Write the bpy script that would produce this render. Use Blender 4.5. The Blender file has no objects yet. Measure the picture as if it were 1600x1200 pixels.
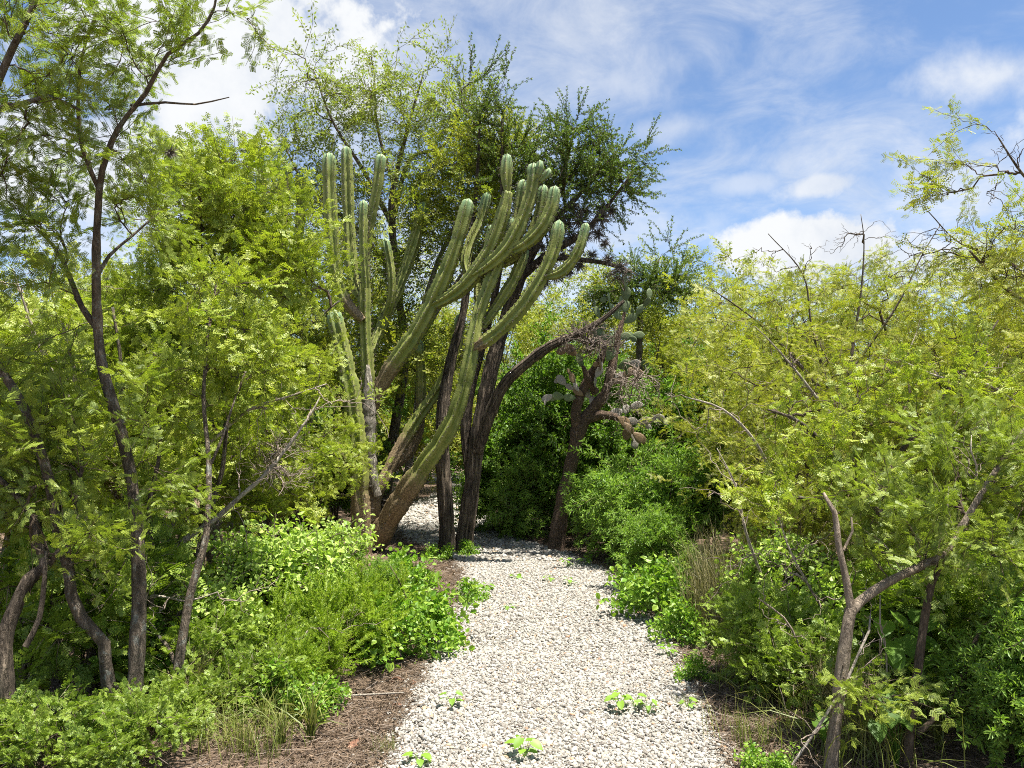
import bpy, math
import numpy as np
from mathutils import Vector

S = bpy.context.scene
COL = S.collection
rng = np.random.default_rng(11)
R = math.radians

# ------------------------------------------------------------------ camera, sky, sun, exposure
CAMZ, FPX, PITCH = 1.6, 1200.0, math.atan(65 / 1200)
cam = bpy.data.cameras.new('camera')
cam.sensor_width = 36.0
cam.lens = 27.0
cam.clip_start = 0.05
cam.clip_end = 3000
co = bpy.data.objects.new('camera', cam)
COL.objects.link(co)
co.location = (0, 0, CAMZ)
co.rotation_euler = (math.pi / 2 + PITCH, 0, 0)
S.camera = co

SUN_EL, SUN_AZ = R(76), R(112)          # azimuth from +Y towards +X; the sun stands high, to the right
sd = Vector((math.sin(SUN_AZ) * math.cos(SUN_EL), math.cos(SUN_AZ) * math.cos(SUN_EL), math.sin(SUN_EL)))
sun = bpy.data.lights.new('sun', 'SUN')
sun.energy = 5.0
sun.angle = R(0.5)
sun.color = (1.0, 0.955, 0.87)
so = bpy.data.objects.new('sun', sun)
COL.objects.link(so)
so.rotation_euler = sd.to_track_quat('Z', 'Y').to_euler()
so.location = (0, 0, 30)

S.render.engine = 'CYCLES'
S.cycles.max_bounces = 4
S.cycles.diffuse_bounces = 2
S.cycles.glossy_bounces = 1
S.cycles.transmission_bounces = 2
S.cycles.transparent_max_bounces = 4
S.cycles.caustics_reflective = False
S.cycles.caustics_refractive = False
S.cycles.use_denoising = False
S.cycles.pixel_filter_type = 'BLACKMAN_HARRIS'
S.cycles.filter_width = 1.0
S.cycles.sample_clamp_indirect = 4
S.view_settings.view_transform = 'Standard'
S.view_settings.look = 'None'
S.view_settings.gamma = 1.0
S.view_settings.exposure = 1.42


class NT:
    """small helper round a node tree"""
    def __init__(s, tree):
        s.t = tree
        s.n = tree.nodes
        s.n.clear()

    def add(s, kind, **kw):
        nd = s.n.new(kind)
        for k, v in kw.items():
            setattr(nd, k, v)
        return nd

    def put(s, sock, v):
        if isinstance(v, bpy.types.NodeSocket):
            s.t.links.new(v, sock)
        elif v is not None:
            if hasattr(sock, 'default_value') and isinstance(v, (tuple, list)) and len(v) == 3 and sock.type == 'RGBA':
                v = (*v, 1)
            sock.default_value = v

    def math(s, op, a, b=None, c=None, clamp=False):
        nd = s.add('ShaderNodeMath', operation=op, use_clamp=clamp)
        for i, v in enumerate((a, b, c)):
            s.put(nd.inputs[i], v)
        return nd.outputs[0]

    def noise(s, vec, scale, detail=4, rough=0.55, dist=0.0):
        nd = s.add('ShaderNodeTexNoise')
        s.put(nd.inputs['Vector'], vec)
        s.put(nd.inputs['Scale'], scale)
        nd.inputs['Detail'].default_value = detail
        nd.inputs['Roughness'].default_value = rough
        nd.inputs['Distortion'].default_value = dist
        return nd.outputs['Fac']

    def smooth(s, v, a, b):
        nd = s.add('ShaderNodeMapRange', interpolation_type='SMOOTHSTEP')
        s.put(nd.inputs['Value'], v)
        s.put(nd.inputs['From Min'], a)
        s.put(nd.inputs['From Max'], b)
        return nd.outputs[0]

    def mix(s, f, a, b, blend='MIX'):
        nd = s.add('ShaderNodeMix', data_type='RGBA', blend_type=blend)
        s.put(nd.inputs[0], f)
        s.put(nd.inputs[6], a)
        s.put(nd.inputs[7], b)
        return nd.outputs[2]

    def bump(s, h, strength=0.5, dist=0.02):
        nd = s.add('ShaderNodeBump')
        nd.inputs['Strength'].default_value = strength
        nd.inputs['Distance'].default_value = dist
        s.put(nd.inputs['Height'], h)
        return nd.outputs[0]


def px_dir(px, py):
    u, v = (px - 800) / FPX, (600 - py) / FPX
    c, s_ = math.cos(PITCH), math.sin(PITCH)
    return np.array([u, c - v * s_, s_ + v * c])


def P(px, py, Y):
    d = px_dir(px, py)
    return np.array([0, 0, CAMZ]) + d * (Y / d[1])


def G(px, py):
    d = px_dir(px, py)
    return (np.array([0, 0, CAMZ]) + d * (-CAMZ / d[2]))


# ---- sky with clouds
W = bpy.data.worlds.new('World')
S.world = W
W.use_nodes = True
w = NT(W.node_tree)
sky = w.add('ShaderNodeTexSky', sky_type='NISHITA', sun_disc=False)
sky.sun_elevation = SUN_EL
sky.sun_rotation = SUN_AZ
sky.altitude = 1900
sky.air_density = 1.0
sky.dust_density = 0.6
sky.ozone_density = 1.6
tc = w.add('ShaderNodeTexCoord')
dirv = tc.outputs['Generated']
sep = w.add('ShaderNodeSeparateXYZ')
w.put(sep.inputs[0], dirv)
dx, dy, dz = sep.outputs
az = w.math('ARCTAN2', dx, dy)
el = w.math('ARCSINE', dz)
zz = w.math('MAXIMUM', w.math('ADD', dz, 0.16), 0.05)
comb = w.add('ShaderNodeCombineXYZ')
w.put(comb.inputs[0], w.math('DIVIDE', dx, zz))
w.put(comb.inputs[1], w.math('DIVIDE', dy, zz))
flat = comb.outputs[0]
n_big = w.noise(flat, 1.15, 5, 0.55, 0.25)
n_fine = w.noise(flat, 4.2, 9, 0.66, 0.6)
puff = w.noise(dirv, 9.0, 8, 0.58, 0.15)
puff2 = w.noise(dirv, 24.0, 6, 0.6, 0.1)
# high thin veils everywhere
thin = w.math('ADD', w.math('MULTIPLY', n_big, 0.65), w.math('MULTIPLY', n_fine, 0.35))
veil = w.math('MULTIPLY', w.smooth(thin, 0.38, 0.66), 0.8)


def cloud(px, py, rx, ry, hard, edge, amount):
    d = px_dir(px, py)
    a0 = math.atan2(d[0], d[1])
    e0 = math.asin(d[2] / np.linalg.norm(d))
    ax = w.math('DIVIDE', w.math('SUBTRACT', az, a0), rx / FPX)
    ey = w.math('DIVIDE', w.math('SUBTRACT', el, e0), ry / FPX)
    r = w.math('SQRT', w.math('ADD', w.math('MULTIPLY', ax, ax), w.math('MULTIPLY', ey, ey)))
    f = w.math('ADD', w.math('SUBTRACT', 1.0, r), w.math('MULTIPLY', w.math('SUBTRACT', puff, 0.5), edge))
    f = w.math('ADD', f, w.math('MULTIPLY', w.math('SUBTRACT', puff2, 0.5), edge * 0.4))
    return w.math('MULTIPLY', w.smooth(f, 0.0, hard), amount)


cl = [cloud(330, 70, 330, 190, 0.45, 2.2, 1.0), cloud(120, 230, 330, 120, 0.5, 2.2, 0.95),
      cloud(520, 90, 150, 95, 0.6, 2.2, 0.8), cloud(-250, 150, 330, 230, 0.5, 2.0, 0.9),
      cloud(1590, 110, 230, 52, 1.3, 2.2, 0.85), cloud(1285, 385, 150, 58, 0.35, 1.7, 1.0), cloud(1420, 410, 170, 45, 0.6, 1.6, 0.85),
      cloud(1200, 405, 100, 34, 0.5, 1.6, 0.9), cloud(1290, 288, 90, 30, 0.6, 1.5, 0.85), cloud(1180, 285, 110, 26, 0.9, 1.5, 0.5),
      cloud(1580, 430, 150, 45, 0.5, 1.5, 0.9), cloud(960, 130, 200, 90, 1.3, 2.0, 0.55),
      cloud(1050, 200, 130, 36, 1.2, 1.8, 0.5), cloud(980, 360, 190, 50, 1.0, 1.8, 0.55),
      cloud(760, 420, 300, 80, 0.8, 1.6, 0.6),
      cloud(2100, 200, 360, 150, 0.6, 2.0, 0.8), cloud(800, -600, 420, 180, 0.8, 2.2, 0.7)]
acc = veil
for c in cl:
    acc = w.math('MAXIMUM', acc, c)
acc = w.math('MULTIPLY', acc, w.smooth(dz, -0.02, 0.03))
shade = w.smooth(w.math('ADD', w.math('MULTIPLY', puff, 0.7), w.math('MULTIPLY', puff2, 0.3)), 0.30, 0.60)
cwhite = w.mix(shade, (3.9, 4.2, 4.7), (5.1, 5.2, 5.3))
skyc = w.mix(1.0, sky.outputs[0], (0.97, 1.03, 1.07), 'MULTIPLY')
final = w.mix(acc, skyc, cwhite)
bg = w.add('ShaderNodeBackground')
bg.inputs['Strength'].default_value = 0.071
w.put(bg.inputs['Color'], final)
wo = w.add('ShaderNodeOutputWorld')
w.put(wo.inputs[0], bg.outputs[0])


# ------------------------------------------------------------------ materials
MATS = {}


def new_mat(name):
    m = bpy.data.materials.new(name)
    m.use_nodes = True
    MATS[name] = m
    return m, NT(m.node_tree)


def finish(t, shader):
    o = t.add('ShaderNodeOutputMaterial')
    t.put(o.inputs[0], shader)


def leaf_mat(name, c1, c2, c3, transl=0.38, gloss=0.025, rough=0.5, yellow=0.0):
    """c1..c2 vary from spray to spray, c3 is what single leaves stray to"""
    m, t = new_mat(name)
    oi = t.add('ShaderNodeObjectInfo')
    ge = t.add('ShaderNodeNewGeometry')
    col = t.mix(oi.outputs['Random'], c1, c2)
    isl = t.math('POWER', ge.outputs['Random Per Island'], 2.0)
    col = t.mix(t.math('MULTIPLY', isl, 0.75), col, c3)
    tr = t.mix(1.0, col, (1.12, 1.25, 0.55), 'MULTIPLY')
    d = t.add('ShaderNodeBsdfDiffuse')
    t.put(d.inputs['Color'], col)
    l = t.add('ShaderNodeBsdfTranslucent')
    t.put(l.inputs['Color'], tr)
    mx = t.add('ShaderNodeMixShader')
    mx.inputs[0].default_value = transl
    t.put(mx.inputs[1], d.outputs[0])
    t.put(mx.inputs[2], l.outputs[0])
    g = t.add('ShaderNodeBsdfGlossy')
    g.inputs['Roughness'].default_value = rough
    g.inputs['Color'].default_value = (0.9, 0.95, 1.0, 1)
    m2 = t.add('ShaderNodeMixShader')
    m2.inputs[0].default_value = gloss
    t.put(m2.inputs[1], mx.outputs[0])
    t.put(m2.inputs[2], g.outputs[0])
    finish(t, m2.outputs[0])
    return m


leaf_mat('acacia_leaf', (0.177, 0.262, 0.026), (0.314, 0.369, 0.044), (0.461, 0.483, 0.070))
leaf_mat('near_acacia_leaf', (0.147, 0.220, 0.031), (0.262, 0.330, 0.044), (0.346, 0.384, 0.064))
leaf_mat('mesquite_leaf', (0.185, 0.260, 0.03), (0.325, 0.350, 0.046), (0.50, 0.43, 0.07), 0.40)
leaf_mat('tall_mesquite_leaf', (0.165, 0.225, 0.04), (0.26, 0.30, 0.055), (0.36, 0.37, 0.08), 0.48)
leaf_mat('spiky_leaf', (0.065, 0.125, 0.018), (0.125, 0.190, 0.026), (0.22, 0.27, 0.05), 0.38)
leaf_mat('dark_leaf', (0.090, 0.175, 0.026), (0.160, 0.280, 0.036), (0.260, 0.370, 0.055), 0.45)
leaf_mat('lance_leaf', (0.131, 0.241, 0.031), (0.230, 0.362, 0.058), (0.367, 0.468, 0.099), 0.42)
leaf_mat('broad_leaf', (0.198, 0.333, 0.044), (0.330, 0.461, 0.084), (0.490, 0.595, 0.142), 0.42)
leaf_mat('herb_leaf', (0.180, 0.299, 0.013), (0.281, 0.382, 0.028), (0.395, 0.465, 0.055), 0.45)
leaf_mat('weed_leaf', (0.108, 0.244, 0.020), (0.192, 0.344, 0.034), (0.312, 0.422, 0.055), 0.42)
leaf_mat('fern_leaf', (0.134, 0.230, 0.026), (0.243, 0.333, 0.041), (0.320, 0.384, 0.058))
leaf_mat('big_leaf', (0.085, 0.175, 0.016), (0.125, 0.23, 0.022), (0.14, 0.24, 0.03), 0.5, 0.015, 0.5)
leaf_mat('grass_green', (0.133, 0.176, 0.031), (0.209, 0.238, 0.053), (0.323, 0.299, 0.097), 0.3)
leaf_mat('grass_dry', (0.206, 0.187, 0.075), (0.309, 0.262, 0.122), (0.393, 0.337, 0.187), 0.2)
leaf_mat('litter_bits', (0.052, 0.034, 0.023), (0.190, 0.128, 0.081), (0.342, 0.266, 0.190), 0.1)


def bark_mat(name, c_dark, c_light, lichen=0.0, scale=1.0, bump=0.6, stretch=0.25, rough=0.9, lichen_col=(0.25, 0.25, 0.21)):
    m, t = new_mat(name)
    tc = t.add('ShaderNodeTexCoord')
    mp = t.add('ShaderNodeMapping')
    mp.inputs['Scale'].default_value = (1, 1, stretch)
    t.put(mp.inputs[0], tc.outputs['Object'])
    n1 = t.noise(mp.outputs[0], 42 * scale, 6, 0.65, 0.6)
    n2 = t.noise(tc.outputs['Object'], 6 * scale, 4, 0.6)
    col = t.mix(t.smooth(n1, 0.32, 0.68), c_dark, c_light)
    col = t.mix(t.math('MULTIPLY', t.smooth(n2, 0.35, 0.75), 0.45), col, tuple(v * 1.5 for v in c_light))
    if lichen:
        n3 = t.noise(tc.outputs['Object'], 23 * scale, 6, 0.68, 0.5)
        col = t.mix(t.smooth(n3, 0.66 - lichen * 0.14, 0.74 - lichen * 0.12), col, lichen_col)
    b = t.add('ShaderNodeBsdfPrincipled')
    t.put(b.inputs['Base Color'], col)
    b.inputs['Roughness'].default_value = rough
    b.inputs['Specular IOR Level'].default_value = 0.25
    t.put(b.inputs['Normal'], t.bump(t.math('ADD', t.smooth(n1, .35, .65), t.math('MULTIPLY', n2, .5)), min(1, bump * 1.5), 0.03))
    finish(t, b.outputs[0])
    return m


bark_mat('acacia_bark', (0.055, 0.042, 0.030), (0.215, 0.172, 0.125), 0.85, 1.0)
bark_mat('twig_bark', (0.040, 0.029, 0.020), (0.115, 0.084, 0.058), 0.0, 2.0, 0.3)
bark_mat('pale_twig_bark', (0.12, 0.095, 0.065), (0.27, 0.22, 0.16), 0.0, 2.0, 0.3)
bark_mat('shaggy_bark', (0.022, 0.017, 0.013), (0.23, 0.18, 0.13), 0.0, 0.9, 1.0, 0.07)
bark_mat('nopal_bark', (0.085, 0.058, 0.038), (0.24, 0.165, 0.115), 0.0, 1.2, 0.9, 0.7)
bark_mat('dead_wood', (0.19, 0.16, 0.125), (0.43, 0.38, 0.31), 0.0, 1.2, 0.4, 0.15)
bark_mat('dead_twig', (0.13, 0.10, 0.08), (0.33, 0.265, 0.215), 0.0, 1.5, 0.3)
bark_mat('brown_dead_twig', (0.075, 0.058, 0.047), (0.21, 0.168, 0.138), 0.0, 1.5, 0.3)
bark_mat('sapling_bark', (0.11, 0.085, 0.062), (0.28, 0.225, 0.165), 0.35, 1.1, 0.45, 0.25, 0.75, (0.45, 0.34, 0.2))
bark_mat('pale_bark', (0.16, 0.135, 0.105), (0.44, 0.40, 0.33), 0.0, 0.8, 0.8, 0.15)
bark_mat('ball_moss_grey', (0.05, 0.042, 0.036), (0.17, 0.15, 0.13), 0.0, 3.0, 0.1)
bark_mat('rock', (0.33, 0.28, 0.23), (0.56, 0.50, 0.43), 0.3, 0.7, 0.8, 1.0)
bark_mat('red_rock', (0.33, 0.15, 0.09), (0.52, 0.29, 0.19), 0.2, 0.9, 0.8, 1.0)


def cactus_mat():
    m, t = new_mat('cactus_skin')
    at = t.add('ShaderNodeAttribute', attribute_name='age')
    sp = t.add('ShaderNodeSeparateColor')
    t.put(sp.inputs[0], at.outputs['Color'])
    top, rib = sp.outputs[0], sp.outputs[1]       # 1 at the growing tip .. 0 at the old wood; 1 on a rib's crest
    wood = sp.outputs[2]
    tc = t.add('ShaderNodeTexCoord')
    n1 = t.noise(tc.outputs['Object'], 9, 5, 0.6)
    n2 = t.noise(tc.outputs['Object'], 55, 4, 0.6)
    col = t.mix(t.smooth(n1, 0.35, 0.7), (0.13, 0.165, 0.03), (0.22, 0.24, 0.055))
    col = t.mix(t.smooth(top, 0.55, 0.95), col, t.mix(n1, (0.10, 0.185, 0.085), (0.175, 0.275, 0.135)))
    col = t.mix(t.math('MULTIPLY', rib, t.math('MULTIPLY', n1, 1.0)), col, (0.34, 0.345, 0.11))
    n3 = t.noise(tc.outputs['Object'], 26, 5, 0.7, 0.8)
    col = t.mix(t.math('MULTIPLY', t.smooth(n3, 0.60, 0.72), t.smooth(top, 0.9, 0.1)), col, (0.20, 0.15, 0.08))
    bark = t.mix(t.smooth(n2, 0.35, 0.7), (0.10, 0.072, 0.04), (0.32, 0.24, 0.14))
    wf = t.smooth(t.math('ADD', wood, t.math('MULTIPLY', t.math('SUBTRACT', n2, 0.5), 0.9)), 0.35, 0.8)
    col = t.mix(wf, col, bark)
    b = t.add('ShaderNodeBsdfPrincipled')
    t.put(b.inputs['Base Color'], col)
    b.inputs['Roughness'].default_value = 0.55
    b.inputs['Specular IOR Level'].default_value = 0.35
    t.put(b.inputs['Normal'], t.bump(n2, 0.35, 0.01))
    finish(t, b.outputs[0])


cactus_mat()


def pad_mat(name, c1, c2, c3):
    m, t = new_mat(name)
    tc = t.add('ShaderNodeTexCoord')
    oi = t.add('ShaderNodeObjectInfo')
    n1 = t.noise(tc.outputs['Object'], 14, 5, 0.6)
    vo = t.add('ShaderNodeTexVoronoi')
    t.put(vo.inputs['Vector'], tc.outputs['Object'])
    vo.inputs['Scale'].default_value = 28
    col = t.mix(n1, c1, c2)
    col = t.mix(t.math('MULTIPLY', oi.outputs['Random'], 0.4), col, c3)
    col = t.mix(t.smooth(vo.outputs['Distance'], 0.2, 0.12), col, (0.10, 0.08, 0.05))
    b = t.add('ShaderNodeBsdfPrincipled')
    t.put(b.inputs['Base Color'], col)
    b.inputs['Roughness'].default_value = 0.6
    t.put(b.inputs['Normal'], t.bump(n1, 0.4, 0.02))
    finish(t, b.outputs[0])


pad_mat('green_pad', (0.075, 0.115, 0.04), (0.14, 0.19, 0.075), (0.19, 0.22, 0.10))
pad_mat('dead_pad', (0.20, 0.18, 0.15), (0.42, 0.39, 0.34), (0.26, 0.22, 0.18))
pad_mat('brown_pad', (0.16, 0.10, 0.05), (0.27, 0.18, 0.10), (0.2, 0.14, 0.08))


def simple_mat(name, col, rough=0.7):
    m, t = new_mat(name)
    b = t.add('ShaderNodeBsdfPrincipled')
    b.inputs['Base Color'].default_value = (*col, 1)
    b.inputs['Roughness'].default_value = rough
    finish(t, b.outputs[0])


simple_mat('dark_spine', (0.035, 0.025, 0.018))
simple_mat('areole_wool', (0.40, 0.37, 0.28), 0.9)


def pebble_mat():
    m, t = new_mat('pebble')
    oi = t.add('ShaderNodeObjectInfo')
    cr = t.add('ShaderNodeValToRGB')
    e = cr.color_ramp.elements
    e[0].position, e[0].color = 0.0, (0.17, 0.15, 0.13, 1)
    e[1].position, e[1].color = 1.0, (0.46, 0.442, 0.40, 1)
    for p, c in ((0.10, (0.19, 0.17, 0.145, 1)), (0.22, (0.26, 0.245, 0.215, 1)), (0.5, (0.36, 0.345, 0.31, 1)),
                 (0.955, (0.38, 0.355, 0.31, 1)), (0.962, (0.36, 0.20, 0.12, 1)), (0.98, (0.42, 0.32, 0.21, 1))):
        k = e.new(p)
        k.color = c
    t.put(cr.inputs[0], oi.outputs['Random'])
    tc = t.add('ShaderNodeTexCoord')
    n = t.noise(tc.outputs['Object'], 3.0, 4, 0.6)
    col = t.mix(t.math('MULTIPLY', t.smooth(n, 0.45, 0.8), 0.35), cr.outputs[0], (0.28, 0.235, 0.175))
    b = t.add('ShaderNodeBsdfPrincipled')
    t.put(b.inputs['Base Color'], col)
    b.inputs['Roughness'].default_value = 0.75
    b.inputs['Specular IOR Level'].default_value = 0.3
    t.put(b.inputs['Normal'], t.bump(n, 0.25, 0.1))
    finish(t, b.outputs[0])


pebble_mat()


def ground_mats():
    m, t = new_mat('soil')
    tc = t.add('ShaderNodeTexCoord')
    o = tc.outputs['Object']
    n1 = t.noise(o, 1.3, 4, 0.6)
    n2 = t.noise(o, 38, 7, 0.7, 0.8)
    n3 = t.noise(o, 140, 3, 0.6)
    col = t.mix(t.smooth(n2, 0.3, 0.7), (0.055, 0.036, 0.024), (0.19, 0.125, 0.08))
    col = t.mix(t.math('MULTIPLY', t.smooth(n1, 0.4, 0.7), 0.5), col, (0.24, 0.15, 0.10))
    col = t.mix(t.math('MULTIPLY', n3, 0.3), col, (0.30, 0.22, 0.15))
    b = t.add('ShaderNodeBsdfPrincipled')
    t.put(b.inputs['Base Color'], col)
    b.inputs['Roughness'].default_value = 0.95
    t.put(b.inputs['Normal'], t.bump(n2, 0.9, 0.03))
    finish(t, b.outputs[0])
    m, t = new_mat('gravel_bed')
    tc = t.add('ShaderNodeTexCoord')
    o = tc.outputs['Object']
    vo = t.add('ShaderNodeTexVoronoi')
    t.put(vo.inputs['Vector'], o)
    vo.inputs['Scale'].default_value = 42
    sp = t.add('ShaderNodeSeparateColor')
    t.put(sp.inputs[0], vo.outputs['Color'])
    col = t.mix(t.smooth(sp.outputs[0], 0.0, 0.6), (0.17, 0.15, 0.125), (0.25, 0.23, 0.195))
    n1 = t.noise(o, 2.2, 4, 0.6)
    col = t.mix(t.math('MULTIPLY', t.smooth(n1, 0.45, 0.75), 0.3), col, (0.22, 0.185, 0.14))
    b = t.add('ShaderNodeBsdfPrincipled')
    t.put(b.inputs['Base Color'], col)
    b.inputs['Roughness'].default_value = 0.9
    t.put(b.inputs['Normal'], t.bump(t.math('SUBTRACT', 1.0, vo.outputs['Distance']), 0.9, 0.012))
    finish(t, b.outputs[0])


ground_mats()


# ------------------------------------------------------------------ mesh helpers
def mesh_from(name, verts, polys, mats, midx=None, smooth=False):
    """polys: list of int arrays (n, k) with k corners each; midx: list of material indices, one per array (scalar or array)"""
    me = bpy.data.meshes.new(name)
    verts = np.asarray(verts, dtype=np.float32)
    polys = [np.asarray(p, dtype=np.int32) for p in polys]
    keep = [i for i, p in enumerate(polys) if len(p)]
    if midx is not None:
        midx = [midx[i] for i in keep]
    polys = [polys[i] for i in keep]
    nl = sum(p.size for p in polys)
    npoly = sum(len(p) for p in polys)
    me.vertices.add(len(verts))
    me.vertices.foreach_set('co', verts.ravel())
    me.loops.add(nl)
    me.loops.foreach_set('vertex_index', np.concatenate([p.ravel() for p in polys]))
    me.polygons.add(npoly)
    tot = np.concatenate([np.full(len(p), p.shape[1], dtype=np.int32) for p in polys])
    me.polygons.foreach_set('loop_start', np.concatenate([[0], np.cumsum(tot)[:-1]]).astype(np.int32))
    if midx is not None:
        me.polygons.foreach_set('material_index', np.concatenate([np.broadcast_to(np.asarray(m, dtype=np.int32), (len(p),)) for m, p in zip(midx, polys)]).astype(np.int32))
    me.polygons.foreach_set('use_smooth', np.full(npoly, smooth))
    for m in mats:
        me.materials.append(MATS[m])
    me.update(calc_edges=True)
    return me


def norm(a):
    return a / np.maximum(np.linalg.norm(a, axis=-1, keepdims=True), 1e-9)


def tubes(pts, rad, sides):
    """pts (C,K,3), rad (C,K) -> verts, quads of C open tubes with closed tips"""
    C, K, _ = pts.shape
    t = norm(np.gradient(pts, axis=1))
    mean = np.abs(t.mean(axis=1))
    ref = np.eye(3)[np.argmin(mean, axis=1)][:, None, :]
    u = norm(np.cross(t, np.broadcast_to(ref, t.shape)))
    v = np.cross(t, u)
    a = np.linspace(0, 2 * np.pi, sides, endpoint=False)
    ring = pts[:, :, None, :] + rad[:, :, None, None] * (np.cos(a)[None, None, :, None] * u[:, :, None, :] + np.sin(a)[None, None, :, None] * v[:, :, None, :])
    verts = ring.reshape(-1, 3)
    c = np.arange(C)[:, None, None] * K * sides
    k = np.arange(K - 1)[None, :, None] * sides
    s0 = np.arange(sides)[None, None, :]
    s1 = (s0 + 1) % sides
    q = np.stack([c + k + s0, c + k + s1, c + k + sides + s1, c + k + sides + s0], axis=-1).reshape(-1, 4)
    return verts, q


def smooth_path(pts, step):
    """Catmull-Rom through pts (n, m) resampled about every step (on the first three columns)"""
    p = np.asarray(pts, dtype=float)
    if len(p) == 2:
        p = np.array([p[0], (p[0] + p[1]) / 2, p[1]])
    e = np.vstack([2 * p[0] - p[1], p, 2 * p[-1] - p[-2]])
    out = []
    for i in range(1, len(e) - 2):
        n = max(1, int(round(np.linalg.norm(e[i + 1, :3] - e[i, :3]) / step)))
        for k in range(n):
            t = k / n
            out.append(0.5 * (2 * e[i] + (e[i + 1] - e[i - 1]) * t + (2 * e[i - 1] - 5 * e[i] + 4 * e[i + 1] - e[i + 2]) * t * t + (3 * e[i] - e[i - 1] - 3 * e[i + 1] + e[i + 2]) * t ** 3))
    out.append(p[-1])
    return np.array(out)


def link(name, me, parent=None, loc=None):
    o = bpy.data.objects.new(name, me)
    COL.objects.link(o)
    if loc is not None:
        o.location = loc
    if parent is not None:
        o.parent = parent
    return o


def tag(o, label=None, cat=None, group=None, kind=None):
    for k, v in (('label', label), ('category', cat), ('group', group), ('kind', kind)):
        if v:
            o[k] = v
    return o


def thing(name, loc, label, cat, group=None):
    o = bpy.data.objects.new(name, None)
    o.empty_display_size = 0.1
    COL.objects.link(o)
    o.location = loc
    return tag(o, label, cat, group)


def copy_tree(o, loc, rz, sc, label=None, group=None, parent=None):
    c = o.copy()
    COL.objects.link(c)
    if parent is None:
        c.location = loc
        c.rotation_euler = (0, 0, rz)
        c.scale = (sc, sc, sc) if np.isscalar(sc) else sc
        if label:
            c['label'] = label
        if group:
            c['group'] = group
    else:
        c.parent = parent
    for ch in KIDS.get(o.name, ()):
        copy_tree(ch, None, 0, 1, parent=c)
    return c


KIDS = {}


def kid(parent, o):
    KIDS.setdefault(parent.name, []).append(o)
    return o


# ------------------------------------------------------------------ leaf sprays (shared shapes the crowns are made of)
class Spray:
    def __init__(s):
        s.v, s.q, s.m = [], [], []

    def quad(s, a, b, c, d, m=0):
        i = len(s.v)
        s.v += [a, b, c, d]
        s.q.append((i, i + 1, i + 2, i + 3))
        s.m.append(m)

    def leaf(s, base, d, n, L, Wd, m=0, fold=0.0, belly=0.5):
        """a pointed leaf folded along its midrib: two quads"""
        d = d / (np.linalg.norm(d) + 1e-9)
        n = n - d * n.dot(d)
        n = n / (np.linalg.norm(n) + 1e-9)
        sd_ = np.cross(n, d)
        if fold == 0:
            s.quad(base, base + d * L * belly + sd_ * Wd, base + d * L, base + d * L * belly - sd_ * Wd, m)
        else:
            i = len(s.v)
            up = n * Wd * fold
            m1 = base + d * L * 0.3
            m2 = base + d * L * 0.68
            s.v += [base, m1 + sd_ * Wd + up, m2 + sd_ * Wd * 0.82 + up, base + d * L - n * L * 0.12, m2 - sd_ * Wd * 0.82 + up, m1 - sd_ * Wd + up]
            s.q += [(i, i + 1, i + 2, i + 3), (i, i + 3, i + 4, i + 5)]
            s.m += [m, m]

    def twig(s, pts, r, m=1):
        pts = np.array(pts)
        rad = np.linspace(r, r * 0.45, len(pts))
        v, q = tubes(pts[None], rad[None], 3)
        i = len(s.v)
        s.v += list(v)
        s.q += [tuple(x + i) for x in q]
        s.m += [m] * len(q)

    def obj(s, name, mats):
        me = mesh_from(name, np.array(s.v), [np.array(s.q)], mats, [np.array(s.m)])
        return bpy.data.objects.new(name, me)


def rv(a, b):
    return rng.uniform(a, b)


def rdir(s=1.0):
    return rng.normal(0, s, 3)


UP = np.array([0, 0, 1.0])


def spray_feather(L, nleaf, pairs, plen, nl, ll, lw, droop=0.0, coarse=False, leaf_len=0.05, tw=0.0022):
    s = Spray()
    pts = [np.zeros(3)]
    d = np.array([1.0, 0, 0])
    K = 6
    for i in range(K):
        d = norm(d + np.array([0, rv(-.25, .25), rv(-.18, .18) - droop]))
        pts.append(pts[-1] + d * L / K)
    s.twig(pts, tw)
    P_ = np.array(pts)
    for i in range(nleaf):
        f = (i + 0.6) / nleaf * K * 0.999
        k = int(f)
        b = P_[k] + (P_[k + 1] - P_[k]) * (f - k)
        ax = norm(P_[k + 1] - P_[k])
        side = 1 if i % 2 else -1
        a = R(rv(35, 80)) * side
        ld = norm(np.array([math.cos(a), math.sin(a), rv(-.35, .35) - droop]) + ax * 0.2)
        nrm = norm(UP + rdir(0.6))
        sl = leaf_len * rv(.7, 1.25)
        sidev = norm(np.cross(nrm, ld))
        for j in range(pairs):
            pb = b + ld * sl * (0.35 + 0.65 * (j + 1) / pairs)
            for sgn in (-1, 1):
                pd = norm(ld * rv(.35, .8) + sidev * sgn + nrm * rv(-.25, .25))
                pl = plen * rv(.75, 1.2) * (1 - 0.25 * abs(j / max(pairs - 1, 1) - 0.45))
                n2 = norm(nrm + rdir(0.2))
                if coarse:
                    s.leaf(pb, pd, n2, pl, lw)
                else:
                    sv = norm(np.cross(n2, pd))
                    for q in range(nl):
                        lb = pb + pd * pl * (q + 0.5) / nl - n2 * pl * 0.12 * (q / nl) ** 2
                        for s2 in (-1, 1):
                            s.leaf(lb, pd * 0.45 + sv * s2, n2, ll * rv(.8, 1.15), lw)
    return s


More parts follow.
